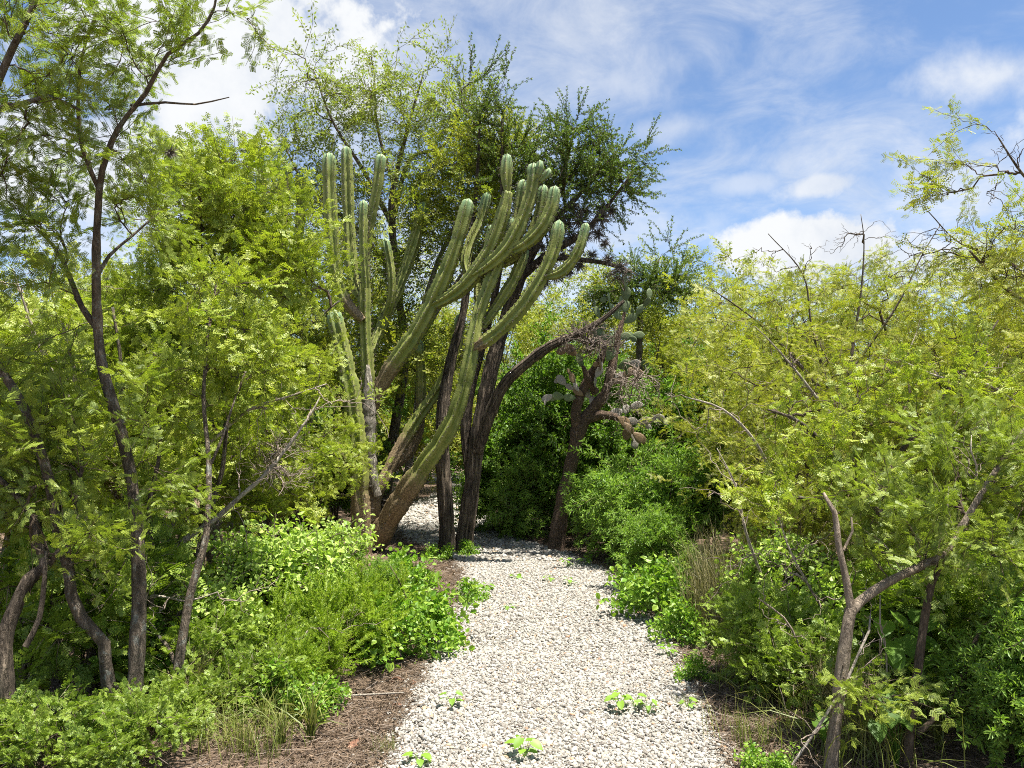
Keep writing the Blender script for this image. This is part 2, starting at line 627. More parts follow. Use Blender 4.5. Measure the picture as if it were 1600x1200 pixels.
def spray_spike(L, n, ll, lw):
    s = Spray()
    pts = [np.zeros(3)]
    d = np.array([1.0, 0, 0])
    for i in range(5):
        d = norm(d + np.array([0, rv(-.12, .12), rv(-.12, .12)]))
        pts.append(pts[-1] + d * L / 5)
    s.twig(pts, 0.004)
    P_ = np.array(pts)
    for i in range(n):
        f = (i + .5) / n * 4.99
        k = int(f)
        b = P_[k] + (P_[k + 1] - P_[k]) * (f - k)
        ax = norm(P_[k + 1] - P_[k])
        o = rdir()
        o = norm(o - ax * o.dot(ax))
        for j in range(6):
            dd = norm(o + rdir(.55) + ax * .5)
            s.leaf(b + dd * rv(0, .012), dd, norm(rdir() + UP), ll * rv(.6, 1.2), lw * rv(.8, 1.2))
    return s


def spray_leafy(L, n, ll, lw, spread=65, fold=0.35, petiole=0.012, up=0.25, tipcluster=0, lift=0.1, tw=0.0028, nleaf=1):
    s = Spray()
    pts = [np.zeros(3)]
    d = np.array([1.0, 0, 0])
    for i in range(5):
        d = norm(d + np.array([0, rv(-.18, .18), rv(-.14, .14) + lift * 0.3]))
        pts.append(pts[-1] + d * L / 5)
    s.twig(pts, tw)
    P_ = np.array(pts)
    for i in range(n + tipcluster):
        f = min((i + .5) / n, 0.999) * 4.99
        k = int(f)
        b = P_[k] + (P_[k + 1] - P_[k]) * (f - k)
        ax = norm(P_[k + 1] - P_[k])
        for j in range(nleaf):
            ph = i * 2.4 + j * 2 * math.pi / nleaf + rv(-.4, .4)
            o = np.array([0, math.cos(ph), math.sin(ph)])
            a = R(spread * rv(.7, 1.2))
            dd = norm(ax * math.cos(a) + o * math.sin(a) + UP * up * rv(0, 1))
            nr = norm(UP * 0.9 + ax * 0.3 + rdir(.3))
            s.leaf(b + dd * petiole, dd, nr, ll * rv(.65, 1.2), lw * rv(.75, 1.15), 0, fold)
    return s


def make_group(name, sprays, mats):
    obs = [s.obj(name + '_shape', mats) for s in sprays]
    ng = bpy.data.node_groups.new(name, 'GeometryNodeTree')
    ng.interface.new_socket('Geometry', in_out='INPUT', socket_type='NodeSocketGeometry')
    ng.interface.new_socket('Geometry', in_out='OUTPUT', socket_type='NodeSocketGeometry')
    n, l = ng.nodes, ng.links
    gi, go = n.new('NodeGroupInput'), n.new('NodeGroupOutput')
    g2i = n.new('GeometryNodeGeometryToInstance')
    for o in obs:
        oi = n.new('GeometryNodeObjectInfo')
        oi.inputs['Object'].default_value = o
        l.new(oi.outputs['Geometry'], g2i.inputs[0])
    ip = n.new('GeometryNodeInstanceOnPoints')
    ip.inputs['Pick Instance'].default_value = True
    l.new(gi.outputs[0], ip.inputs['Points'])
    l.new(g2i.outputs[0], ip.inputs['Instance'])

    def attr(nm, dt):
        a = n.new('GeometryNodeInputNamedAttribute')
        a.data_type = dt
        a.inputs['Name'].default_value = nm
        return a.outputs[0]
    l.new(attr('idx', 'INT'), ip.inputs['Instance Index'])
    e = n.new('FunctionNodeEulerToRotation')
    l.new(attr('rot', 'FLOAT_VECTOR'), e.inputs[0])
    l.new(e.outputs[0], ip.inputs['Rotation'])
    l.new(attr('scl', 'FLOAT_VECTOR'), ip.inputs['Scale'])
    l.new(ip.outputs[0], go.inputs[0])
    ng['n'] = len(obs)
    return ng


def frame_eulers(x, up):
    """rotation (XYZ eulers) whose local X is x and whose local Z leans to up"""
    x = norm(x)
    y = norm(np.cross(up, x))
    z = np.cross(x, y)
    M20, M21, M22 = x[:, 2], y[:, 2], z[:, 2]
    M10, M00 = x[:, 1], x[:, 0]
    return np.stack([np.arctan2(M21, M22), np.arcsin(np.clip(-M20, -1, 1)), np.arctan2(M10, M00)], axis=1)


def point_cloud(name, pts, rot, scl, ng, parent=None, loc=None, mats=()):
    me = bpy.data.meshes.new(name)
    n = len(pts)
    me.vertices.add(n)
    me.vertices.foreach_set('co', np.asarray(pts, dtype=np.float32).ravel())
    a = me.attributes.new('rot', 'FLOAT_VECTOR', 'POINT')
    a.data.foreach_set('vector', np.asarray(rot, dtype=np.float32).ravel())
    a = me.attributes.new('scl', 'FLOAT_VECTOR', 'POINT')
    scl = np.asarray(scl, dtype=np.float32)
    if scl.ndim == 1:
        scl = np.repeat(scl[:, None], 3, axis=1)
    a.data.foreach_set('vector', scl.ravel())
    a = me.attributes.new('idx', 'INT', 'POINT')
    a.data.foreach_set('value', rng.integers(0, ng['n'], n).astype(np.int32))
    for m in mats:
        me.materials.append(MATS[m])
    o = link(name, me, parent, loc)
    md = o.modifiers.new('leaves', 'NODES')
    md.node_group = ng
    o['kind'] = 'stuff'
    return o


LEAF = {}
LEAF['near'] = make_group('near_feather', [spray_feather(.26, 8, 4, .036, 6, .0095, .0024, leaf_len=.055) for _ in range(4)], ['near_acacia_leaf', 'twig_bark'])
LEAF['acacia'] = make_group('acacia_feather', [spray_feather(.30, 9, 3, .042, 3, .0165, .0050, leaf_len=.058) for _ in range(5)], ['acacia_leaf', 'twig_bark'])
LEAF['mesquite'] = make_group('mesquite_feather', [spray_feather(.32, 9, 2, .056, 4, .0165, .0041, .05, leaf_len=.04) for _ in range(5)], ['mesquite_leaf', 'twig_bark'])
LEAF['tallmesq'] = make_group('tall_mesquite_feather', [spray_feather(.42, 10, 2, .07, 0, 0, .0075, .05, True, leaf_len=.035, tw=.003) for _ in range(5)], ['tall_mesquite_leaf', 'twig_bark'])
LEAF['farmesq'] = make_group('far_mesquite_feather', [spray_feather(.38, 14, 2, .06, 0, 0, .009, .05, True, leaf_len=.05) for _ in range(5)], ['mesquite_leaf', 'twig_bark'])
LEAF['spike'] = make_group('spike_shoot', [spray_spike(.40, 17, .027, .006) for _ in range(5)], ['spiky_leaf', 'twig_bark'])
LEAF['dark'] = make_group('dark_leafy', [spray_leafy(.24, 12, .052, .013, nleaf=2) for _ in range(5)], ['dark_leaf', 'twig_bark'])
LEAF['lance'] = make_group('lance_leafy', [spray_leafy(.26, 12, .066, .0085, 55, .3, .004, .35, 3, nleaf=2) for _ in range(5)], ['lance_leaf', 'twig_bark'])
LEAF['broad'] = make_group('broad_leafy', [spray_leafy(.22, 8, .05, .0185, 75, .25, .018, .2, 1) for _ in range(5)], ['broad_leaf', 'pale_twig_bark'])
LEAF['herb'] = make_group('herb_feather', [spray_leafy(.24, 16, .034, .0036, 50, .2, .002, .3, 3, nleaf=3) for _ in range(5)], ['herb_leaf', 'herb_leaf'])
LEAF['fern'] = make_group('fern_feather', [spray_feather(.24, 10, 4, .03, 3, .013, .005, .06, leaf_len=.07) for _ in range(5)], ['fern_leaf', 'pale_twig_bark'])
LEAF['weed'] = make_group('weed_leafy', [spray_leafy(.14, 6, .048, .017, 70, .25, .02, .3, 2) for _ in range(5)], ['weed_leaf', 'weed_leaf'])


# ------------------------------------------------------------------ growing a plant
def blob(c, r, n, inner=0.0):
    """n points in an ellipsoid, towards its shell when inner is high"""
    d = norm(rng.normal(size=(n, 3)))
    u = rng.uniform(inner ** 3, 1, n) ** (1 / 3)
    return np.asarray(c) + d * u[:, None] * np.asarray(r)


def grow(stems, attr, K=6, wiggle=0.05, tip=0.0022, power=0.5, curl=0.5, rise=0.0):
    """stems: list of (n,4) arrays x y z r; attr: (m,3) twig ends. Returns chains (C,K,3), radii (C,K)"""
    pos, par, drn, srad = [], [], [], []
    for st in stems:
        t = norm(np.gradient(st[:, :3], axis=0))
        for i, p in enumerate(st):
            par.append(len(pos) - 1 if i else -1)
            pos.append(p[:3])
            drn.append(t[i])
            srad.append(p[3])
    n0 = len(pos)
    m = len(attr)
    tot = n0 + m * (K - 1)
    A = np.zeros((tot, 3))
    D = np.zeros((tot, 3))
    A[:n0], D[:n0] = pos, drn
    par = par + [0] * (m * (K - 1))
    d0 = np.linalg.norm(attr[:, None] - A[None, :n0:2], axis=2).min(axis=1)
    order = np.argsort(d0 + rng.uniform(0, .15, m))
    n = n0
    chains = []
    base_pen = np.zeros(tot)
    # the lower half of a stem carries few twigs
    zs = A[:n0, 2]
    base_pen[:n0] = np.clip((zs.min() + 0.35 * (zs.max() - zs.min()) - zs), 0, 9) * 0.8
    for a in attr[order]:
        v = a - A[:n]
        dist = np.linalg.norm(v, axis=1)
        cosv = (v * D[:n]).sum(axis=1) / np.maximum(dist, 1e-6)
        cost = dist * (1 + 0.45 * (1 - cosv)) + base_pen[:n]
        cost[dist < 0.10] += 1.0
        j = int(np.argmin(cost))
        p0, d = A[j], dist[j]
        c1 = p0 + norm(D[j] * curl + norm(v[j]) + UP * rise) * d * 0.5
        t = np.linspace(0, 1, K)[:, None]
        path = (1 - t) ** 2 * p0 + 2 * t * (1 - t) * c1 + t * t * a
        path[1:-1] += rng.normal(0, wiggle * min(d, .8), (K - 2, 3))
        idx = [j] + list(range(n, n + K - 1))
        A[n:n + K - 1] = path[1:]
        D[n:n + K - 1] = norm(np.gradient(path, axis=0))[1:]
        for q in range(1, K):
            par[idx[q]] = idx[q - 1]
        chains.append(idx)
        n += K - 1
    cnt = np.zeros(n)
    for ch in chains:
        cnt[ch[-1]] += 1
    for i in range(n - 1, -1, -1):
        if par[i] >= 0:
            cnt[par[i]] += cnt[i]
    rad = tip * np.maximum(cnt, 0.6) ** power
    ci = np.array(chains)
    pts = A[ci]
    rr = rad[ci]
    rr[:, 0] = rr[:, 1]
    rr[:, -1] *= 0.6
    return pts, rr


def stem_mesh(path, sides=9, rough=0.06, shag=0.0, cap=True):
    """one trunk or limb: path (n,4)"""
    n = len(path)
    t = norm(np.gradient(path[:, :3], axis=0))
    u = np.zeros((n, 3))
    r0 = np.eye(3)[np.argmin(np.abs(t[0]))]
    u[0] = norm(np.cross(t[0], r0))
    for i in range(1, n):
        x = u[i - 1] - t[i] * u[i - 1].dot(t[i])
        u[i] = norm(x)
    v = np.cross(t, u)
    a = np.linspace(0, 2 * np.pi, sides, endpoint=False)
    bump = 1 + rng.normal(0, rough, (n, 1)) + rng.normal(0, rough * 0.6, (n, sides))
    if shag:
        ph = rng.uniform(0, 6.28, 3)
        ridg = sum(np.abs(np.sin(a[None, :] * k / 2 + p + np.cumsum(rng.normal(0, .07, (n, 1)), axis=0))) for k, p in zip((9, 15, 26), ph)) / 3
        bump = bump + shag * (ridg - .5)
    ring = path[:, None, :3] + (path[:, 3, None] * bump)[:, :, None] * (np.cos(a)[None, :, None] * u[:, None] + np.sin(a)[None, :, None] * v[:, None])
    verts = ring.reshape(-1, 3)
    k = np.arange(n - 1)[:, None] * sides
    s0 = np.arange(sides)[None]
    s1 = (s0 + 1) % sides
    q = np.stack([k + s0, k + s1, k + sides + s1, k + sides + s0], axis=-1).reshape(-1, 4)
    verts = np.vstack([verts, path[-1:, :3]])
    i = len(verts) - 1
    tr = np.stack([(n - 1) * sides + s0[0], (n - 1) * sides + s1[0], np.full(sides, i)], axis=-1)
    return verts, q, tr


def add_stem(root, name, path, mat, sides=9, rough=0.06, shag=0.0):
    v, q, tr = stem_mesh(path, sides, rough, shag)
    o = link(name, mesh_from(name, v, [q, tr], [mat], [0, 0], True), root)
    return kid(root, o)


def add_twigs(root, name, pts, rr, mat, thick=0.006):
    big = rr[:, 1] > thick
    V, Q = [], []
    off = 0
    for sel, sides in ((big, 6), (~big, 3)):
        if sel.any():
            v, q = tubes(pts[sel], rr[sel], sides)
            V.append(v)
            Q.append(q + off)
            off += len(v)
    o = link(name, mesh_from(name, np.vstack(V), Q, [mat], [0] * len(Q), True), root)
    o['kind'] = 'stuff'
    return kid(root, o)


def add_foliage(root, pts, kind, per, scale=1.0, frm=0.3, angle=55, upw=0.25, keep=None, name='foliage', zlow=None):
    """sprays set along the twigs (pts: chains)"""
    C, K, _ = pts.shape
    if keep is not None:
        pts = pts[keep]
        C = len(pts)
    f = rng.uniform(frm, 1.0, (C, per))
    f[:, -1] = 0.97
    x = f * (K - 1) * 0.9999
    k = x.astype(int)
    ci = np.arange(C)[:, None]
    p = pts[ci, k] + (pts[ci, k + 1] - pts[ci, k]) * (x - k)[..., None]
    ax = norm(pts[ci, k + 1] - pts[ci, k])
    p, ax = p.reshape(-1, 3), ax.reshape(-1, 3)
    rd = rng.normal(size=p.shape)
    o = norm(rd - ax * (rd * ax).sum(axis=1, keepdims=True))
    a = np.radians(angle) * rng.uniform(.35, 1.15, len(p))
    a[per - 1::per] *= 0.3
    d = norm(ax * np.cos(a)[:, None] + o * np.sin(a)[:, None] + UP * upw * rng.uniform(-.4, 1.2, (len(p), 1)))
    up = norm(UP + rng.normal(0, .4, p.shape))
    sc = scale * rng.uniform(.65, 1.2, len(p))
    if zlow is not None:
        ok = p[:, 2] > zlow
        p, d, up, sc = p[ok], d[ok], up[ok], sc[ok]
    return kid(root, point_cloud(name, p, frame_eulers(d, up), sc, LEAF[kind], root))


def px_stem(points, base=None):
    """points: (px, py, Y, radius) -> smooth (n,4) path, relative to base"""
    a = np.array([[*P(px, py, Y), r] for px, py, Y, r in points])
    if base is not None:
        a[:, :3] -= base
    return smooth_path(a, 0.09)


def px_blob(px, py, Y, rx, ry, rz, n, base, inner=0.3):
    """ellipsoid given by its middle in the picture, its real depth and its half sizes in metres (across, deep, high)"""
    return blob(P(px, py, Y) - base, (rx, ry, rz), n, inner)


# ------------------------------------------------------------------ ground and path
def ground():
    xs = np.concatenate([[-1500, -300, -80, -30], np.linspace(-12, 12, 97), [30, 80, 300, 1500]])
    ys = np.concatenate([[-1500, -300, -80, -20], np.linspace(-4, 24, 113), [40, 90, 300, 1500]])
    X, Y = np.meshgrid(xs, ys)
    lo, hi = path_edges(Y)
    away = np.clip(np.maximum(lo - X, X - hi) - 0.05, 0, 1.2)
    away[(np.abs(X) > 13) | (Y > 25)] = 0
    Z = away * 0.07 + np.clip(away * 4, 0, 1) * rng.uniform(-.012, .012, X.shape)
    n, m = X.shape
    i = np.arange(n - 1)[:, None] * m + np.arange(m - 1)[None]
    q = np.stack([i, i + 1, i + m + 1, i + m], axis=-1).reshape(-1, 4)
    o = link('ground', mesh_from('ground', np.stack([X, Y, Z], -1).reshape(-1, 3), [q], ['soil'], [0], True))
    tag(o, 'brown soil under the thicket beside the gravel path', kind='structure')


LE = np.array([[-0.66, -3], [-0.64, 2]] + [list(G(*p)[:2]) for p in ((590, 1200), (640, 1090), (688, 1000), (712, 940), (722, 895), (700, 868), (642, 850), (615, 825), (622, 800), (675, 776))] + [[-1.7, 19.5], [-2.6, 24]])
RE = np.array([[0.95, -3], [1.0, 2]] + [list(G(*p)[:2]) for p in ((1150, 1200), (1105, 1100), (1058, 1010), (1000, 940), (948, 890), (880, 862), (795, 840), (752, 800), (765, 773))] + [[-0.7, 20.5], [-1.2, 24]])


def path_edges(Y):
    return np.interp(Y, LE[:, 1], LE[:, 0]), np.interp(Y, RE[:, 1], RE[:, 0])


ground()


def path():
    ys = np.concatenate([np.linspace(-3, 12, 151), np.linspace(12.2, 24, 60)])
    lo, hi = path_edges(ys)
    jl = np.convolve(rng.normal(0, .12, len(ys)), np.ones(4) / 4, 'same')
    jr = np.convolve(rng.normal(0, .12, len(ys)), np.ones(4) / 4, 'same')
    k = 9
    f = np.linspace(0, 1, k)
    X = (lo + jl)[:, None] * (1 - f) + (hi + jr)[:, None] * f
    Yg = np.repeat(ys[:, None], k, 1)
    Z = np.full_like(X, 0.012) + 0.012 * np.sin(f * math.pi)[None]
    Z[:, 0] = Z[:, -1] = 0.002
    i = np.arange(len(ys) - 1)[:, None] * k + np.arange(k - 1)[None]
    q = np.stack([i, i + 1, i + k + 1, i + k], axis=-1).reshape(-1, 4)
    o = link('path', mesh_from('path', np.stack([X, Yg, Z], -1).reshape(-1, 3), [q], ['gravel_bed'], [0], True))
    tag(o, 'pale gravel path winding through the thicket', kind='structure')


path()


def ico(level=1):
    import bmesh
    bm = bmesh.new()
    bmesh.ops.create_icosphere(bm, subdivisions=level, radius=1)
    bm.verts.ensure_lookup_table()
    v = np.array([x.co[:] for x in bm.verts])
    f = np.array([[q.index for q in p.verts] for p in bm.faces])
    bm.free()
    return v, f


def lump(seed_dirs, amp, level):
    v, f = ico(level)
    d = norm(rng.normal(size=(seed_dirs, 3)))
    for x in d:                                   # chop flat facets into it, as crushed stone has
        h = rng.uniform(1 - amp, 1.0)
        over = v @ x - h
        v = v - np.clip(over, 0, None)[:, None] * x
    return v * rng.uniform(.75, 1.15, 3), f


class Raw:
    def __init__(s, v, f, mats):
        s.v, s.f, s.m = v, f, mats

    def obj(s, name, mats):
        return bpy.data.objects.new(name, mesh_from(name, s.v, [s.f], mats, [0], False))


PEB = make_group('pebble_shapes', [Raw(*lump(9, .42, 2), None) for _ in range(7)], ['pebble'])


def gravel():
    P_, S_ = [], []
    for y0, y1, dens, sz in ((1.6, 3.3, 1800, .0095), (3.3, 5.6, 8200, .0069), (5.6, 9.0, 4800, .0082), (9.0, 13, 1200, .014), (13, 20, 420, .021)):
        n = int(dens * (y1 - y0) * 3.2)
        x, y = rng.uniform(-2.2, 1.6, n), rng.uniform(y0, y1, n)
        n = int(dens * (y1 - y0) * 3.8)
        x, y = rng.uniform(-2.2, 1.6, n), rng.uniform(y0, y1, n)
        lo, hi = path_edges(y)
        ins = np.minimum(x - lo, hi - x)
        prob = np.clip((ins + 0.11) / 0.16, 0, 1) ** 1.6
        # a few stray stones further out
        prob = np.maximum(prob, np.where(ins > -0.4, 0.025 * np.exp(ins * 5), 0))
        ok = rng.uniform(0, 1, n) < prob
        x, y, ins = x[ok], y[ok], ins[ok]
        s = sz * .9 * np.exp(rng.normal(0, .45, len(x)))
        s = np.clip(s, sz * .45, sz * 2.1)
        f = np.clip(ins / 1.6, 0, .5)
        z = 0.014 + 0.012 * np.sin(f * math.pi) + s * rng.uniform(.0, .45, len(x)) + np.where(ins < 0, -.006, 0)
        P_.append(np.stack([x, y, z], 1))
        S_.append(np.stack([s * 1.25, s, s * rng.uniform(.6, .9, len(s))], 1))
    p, s = np.vstack(P_), np.vstack(S_)
    rot = np.stack([rng.normal(0, .45, len(p)), rng.normal(0, .45, len(p)), rng.uniform(0, 6.28, len(p))], 1)
    o = point_cloud('gravel', p, rot, s, PEB)
    tag(o, 'loose cream and white crushed gravel covering the path', 'gravel', kind='stuff')


gravel()


def bits(n_shapes, L, w_, mats, bend=.3):
    out = []
    for _ in range(n_shapes):
        s = Spray()
        a = rv(0, 6.28)
        pts = [np.zeros(3)]
        d = np.array([1., 0, 0])
        for i in range(3):
            d = norm(d + np.array([0, rv(-bend, bend), rv(-bend, bend) * .4]))
            pts.append(pts[-1] + d * L / 3)
        s.twig(np.array(pts) - np.array([L / 2, 0, 0]), w_, 0)
        out.append(s)
    for _ in range(n_shapes):
        s = Spray()
        s.leaf(np.zeros(3), np.array([1., rv(-.3, .3), .1]), norm(UP + rdir(.5)), L * rv(.1, .24), L * rv(.02, .055), 0, .5)
        out.append(s)
    return make_group('litter_shapes', out, mats)


LIT = bits(6, .13, .0017, ['litter_bits'])


def litter():
    n = 56000
    y = 2.6 + 9.0 * rng.uniform(0, 1, n) ** 1.8
    lo, hi = path_edges(y)
    side = rng.uniform(0, 1, n) < 0.5
    off = rng.exponential(.5, n) - .04
    x = np.where(side, lo - off, hi + off)
    z = np.clip(off - .05, 0, 1.2) * .07 + rng.uniform(.004, .03, n)
    rot = np.stack([rng.normal(0, .3, n), rng.normal(0, .22, n), rng.uniform(0, 6.28, n)], 1)
    o = point_cloud('leaf_litter', np.stack([x, y, z], 1), rot, rng.uniform(.5, 1.5, n), LIT)
    tag(o, 'brown twigs and dry leaf bits strewn along the path edges', 'litter', kind='stuff')
    # sparse bits fallen on the gravel
    n = 260
    y = rng.uniform(3.2, 12, n)
    lo, hi = path_edges(y)
    x = lo + (hi - lo) * rng.uniform(.02, .98, n)
    rot = np.stack([rng.normal(0, .2, n), rng.normal(0, .2, n), rng.uniform(0, 6.28, n)], 1)
    o = point_cloud('leaf_litter', np.stack([x, y, np.full(n, .05)], 1), rot, rng.uniform(.35, .8, n), LIT)
    tag(o, 'few dark twigs scattered over the pale gravel', 'litter', kind='stuff')


litter()


# ------------------------------------------------------------------ candelabra cactus
def cactus_arm(root, name, pts, ribs=6, wood=0.0, age0=0.0, neck=0.8, tip=True, depth=.38, parent_base=None):
    """pts: (px,py,Y,r); wood: how far up the arm (0..1) the old corky skin reaches"""
    path = px_stem(pts, parent_base)
    path = smooth_path(path[::3] if (len(path) - 1) % 3 == 0 else np.vstack([path[::3], path[-1:]]), 0.035)
    n = len(path)
    ln = np.concatenate([[0], np.cumsum(np.linalg.norm(np.diff(path[:, :3], axis=0), axis=1))])
    T = ln[-1]
    r = path[:, 3].copy()
    r *= 1 - (1 - neck) * np.exp(-ln / 0.10)
    r *= .92 * (1 + 0.05 * np.sin(ln * 7 + rv(0, 6)) + 0.03 * np.sin(ln * 17 + rv(0, 6)))
    for z0 in np.arange(rv(.25, .5), T, rv(.38, .6)):
        r *= 1 - rv(.06, .16) * np.exp(-((ln - z0) / .035) ** 2)
    if tip:
        x = np.clip((ln - (T - r[-1] * 1.5)) / (r[-1] * 1.5), 0, 1)
        r = r * np.sqrt(np.clip(1 - x ** 2.2, 0, 1)) + 0.002
    t = norm(np.gradient(path[:, :3], axis=0))
    u = np.zeros((n, 3))
    u[0] = norm(np.cross(t[0], np.eye(3)[np.argmin(np.abs(t[0]))]))
    for i in range(1, n):
        u[i] = norm(u[i - 1] - t[i] * u[i - 1].dot(t[i]))
    v = np.cross(t, u)
    sides = ribs * 6
    a = np.linspace(0, 2 * np.pi, sides, endpoint=False) + rv(0, 6)
    ph = (np.arange(sides) % 6) / 6 * 2 * np.pi
    crest = (0.5 + 0.5 * np.cos(ph))
    dep = depth * (1 - 0.75 * np.clip(wood * 1.15 - ln / T, 0, 1) / max(wood, .2))
    prof = 1 - dep[:, None] * (1 - crest ** 0.8)[None, :]
    notch = 1 + .055 * np.where(np.arange(n) % 2 == 0, 1, -1)[:, None] * (crest ** 3)[None] + rng.normal(0, .012, (n, sides))
    rr = r[:, None] * prof * notch
    ring = path[:, None, :3] + rr[:, :, None] * (np.cos(a)[None, :, None] * u[:, None] + np.sin(a)[None, :, None] * v[:, None])
    k = np.arange(n - 1)[:, None] * sides
    s0 = np.arange(sides)[None]
    s1 = (s0 + 1) % sides
    q = np.stack([k + s0, k + s1, k + sides + s1, k + sides + s0], axis=-1).reshape(-1, 4)
    V = np.vstack([ring.reshape(-1, 3), path[-1:, :3] + t[-1:] * 0.004])
    tr = np.stack([(n - 1) * sides + s0[0], (n - 1) * sides + s1[0], np.full(sides, len(V) - 1)], axis=-1)
    me = mesh_from(name, V, [q, tr], ['cactus_skin'], [0, 0], True)
    at = me.attributes.new('age', 'FLOAT_COLOR', 'POINT')
    f = ln / T
    top = np.clip(1 - (T - ln) / 0.62, 0, 1) * (1 if tip else 0)
    wd = np.clip((wood - f) / max(wood * 0.5, .05), 0, 1) if wood > 0 else np.zeros(n)
    c = np.zeros((n, sides, 4))
    c[..., 0] = top[:, None]
    c[..., 1] = crest[None] ** 3
    c[..., 2] = wd[:, None]
    c[..., 3] = 1
    at.data.foreach_set('color', np.vstack([c.reshape(-1, 4), [[1.0, 0, 0, 1]]]).astype(np.float32).ravel())
    o = link(name, me, root)
    # spines: a woolly areole and a few dark spikes at intervals on each crest
    V2, Q2, M2 = [], [], []
    step = max(1, int(round(0.055 / 0.035)))
    off = 0
    for j in range(ribs):
        s_ = j * 6
        for i in range(2, n - 1, 2):
            if wd[i] > 0.6 and rng.uniform() < .6:
                continue
            b = ring[i, s_]
            o_ = norm(b - path[i, :3])
            w1 = np.cross(o_, t[i])
            for m in range(6):
                if m == 0:
                    e = rv(.005, .009)
                    Q = [b + o_ * .003 + t[i] * e, b + o_ * .003 + w1 * e, b + o_ * .006 - t[i] * e, b + o_ * .003 - w1 * e]
                    mm = 1
                else:
                    dd = norm(o_ + rdir(.55))
                    sv = norm(np.cross(dd, rdir())) * .0034
                    L = rv(.02, .05)
                    Q = [b - sv, b + sv, b + dd * L + sv * .2, b + dd * L - sv * .2]
                    mm = 0
                V2 += Q
                Q2.append((off, off + 1, off + 2, off + 3))
                M2.append(mm)
                off += 4
    sp = link('spines', mesh_from('spines', np.array(V2), [np.array(Q2)], ['dark_spine', 'areole_wool'], [np.array(M2)]), o)
    sp['kind'] = 'stuff'
    return o


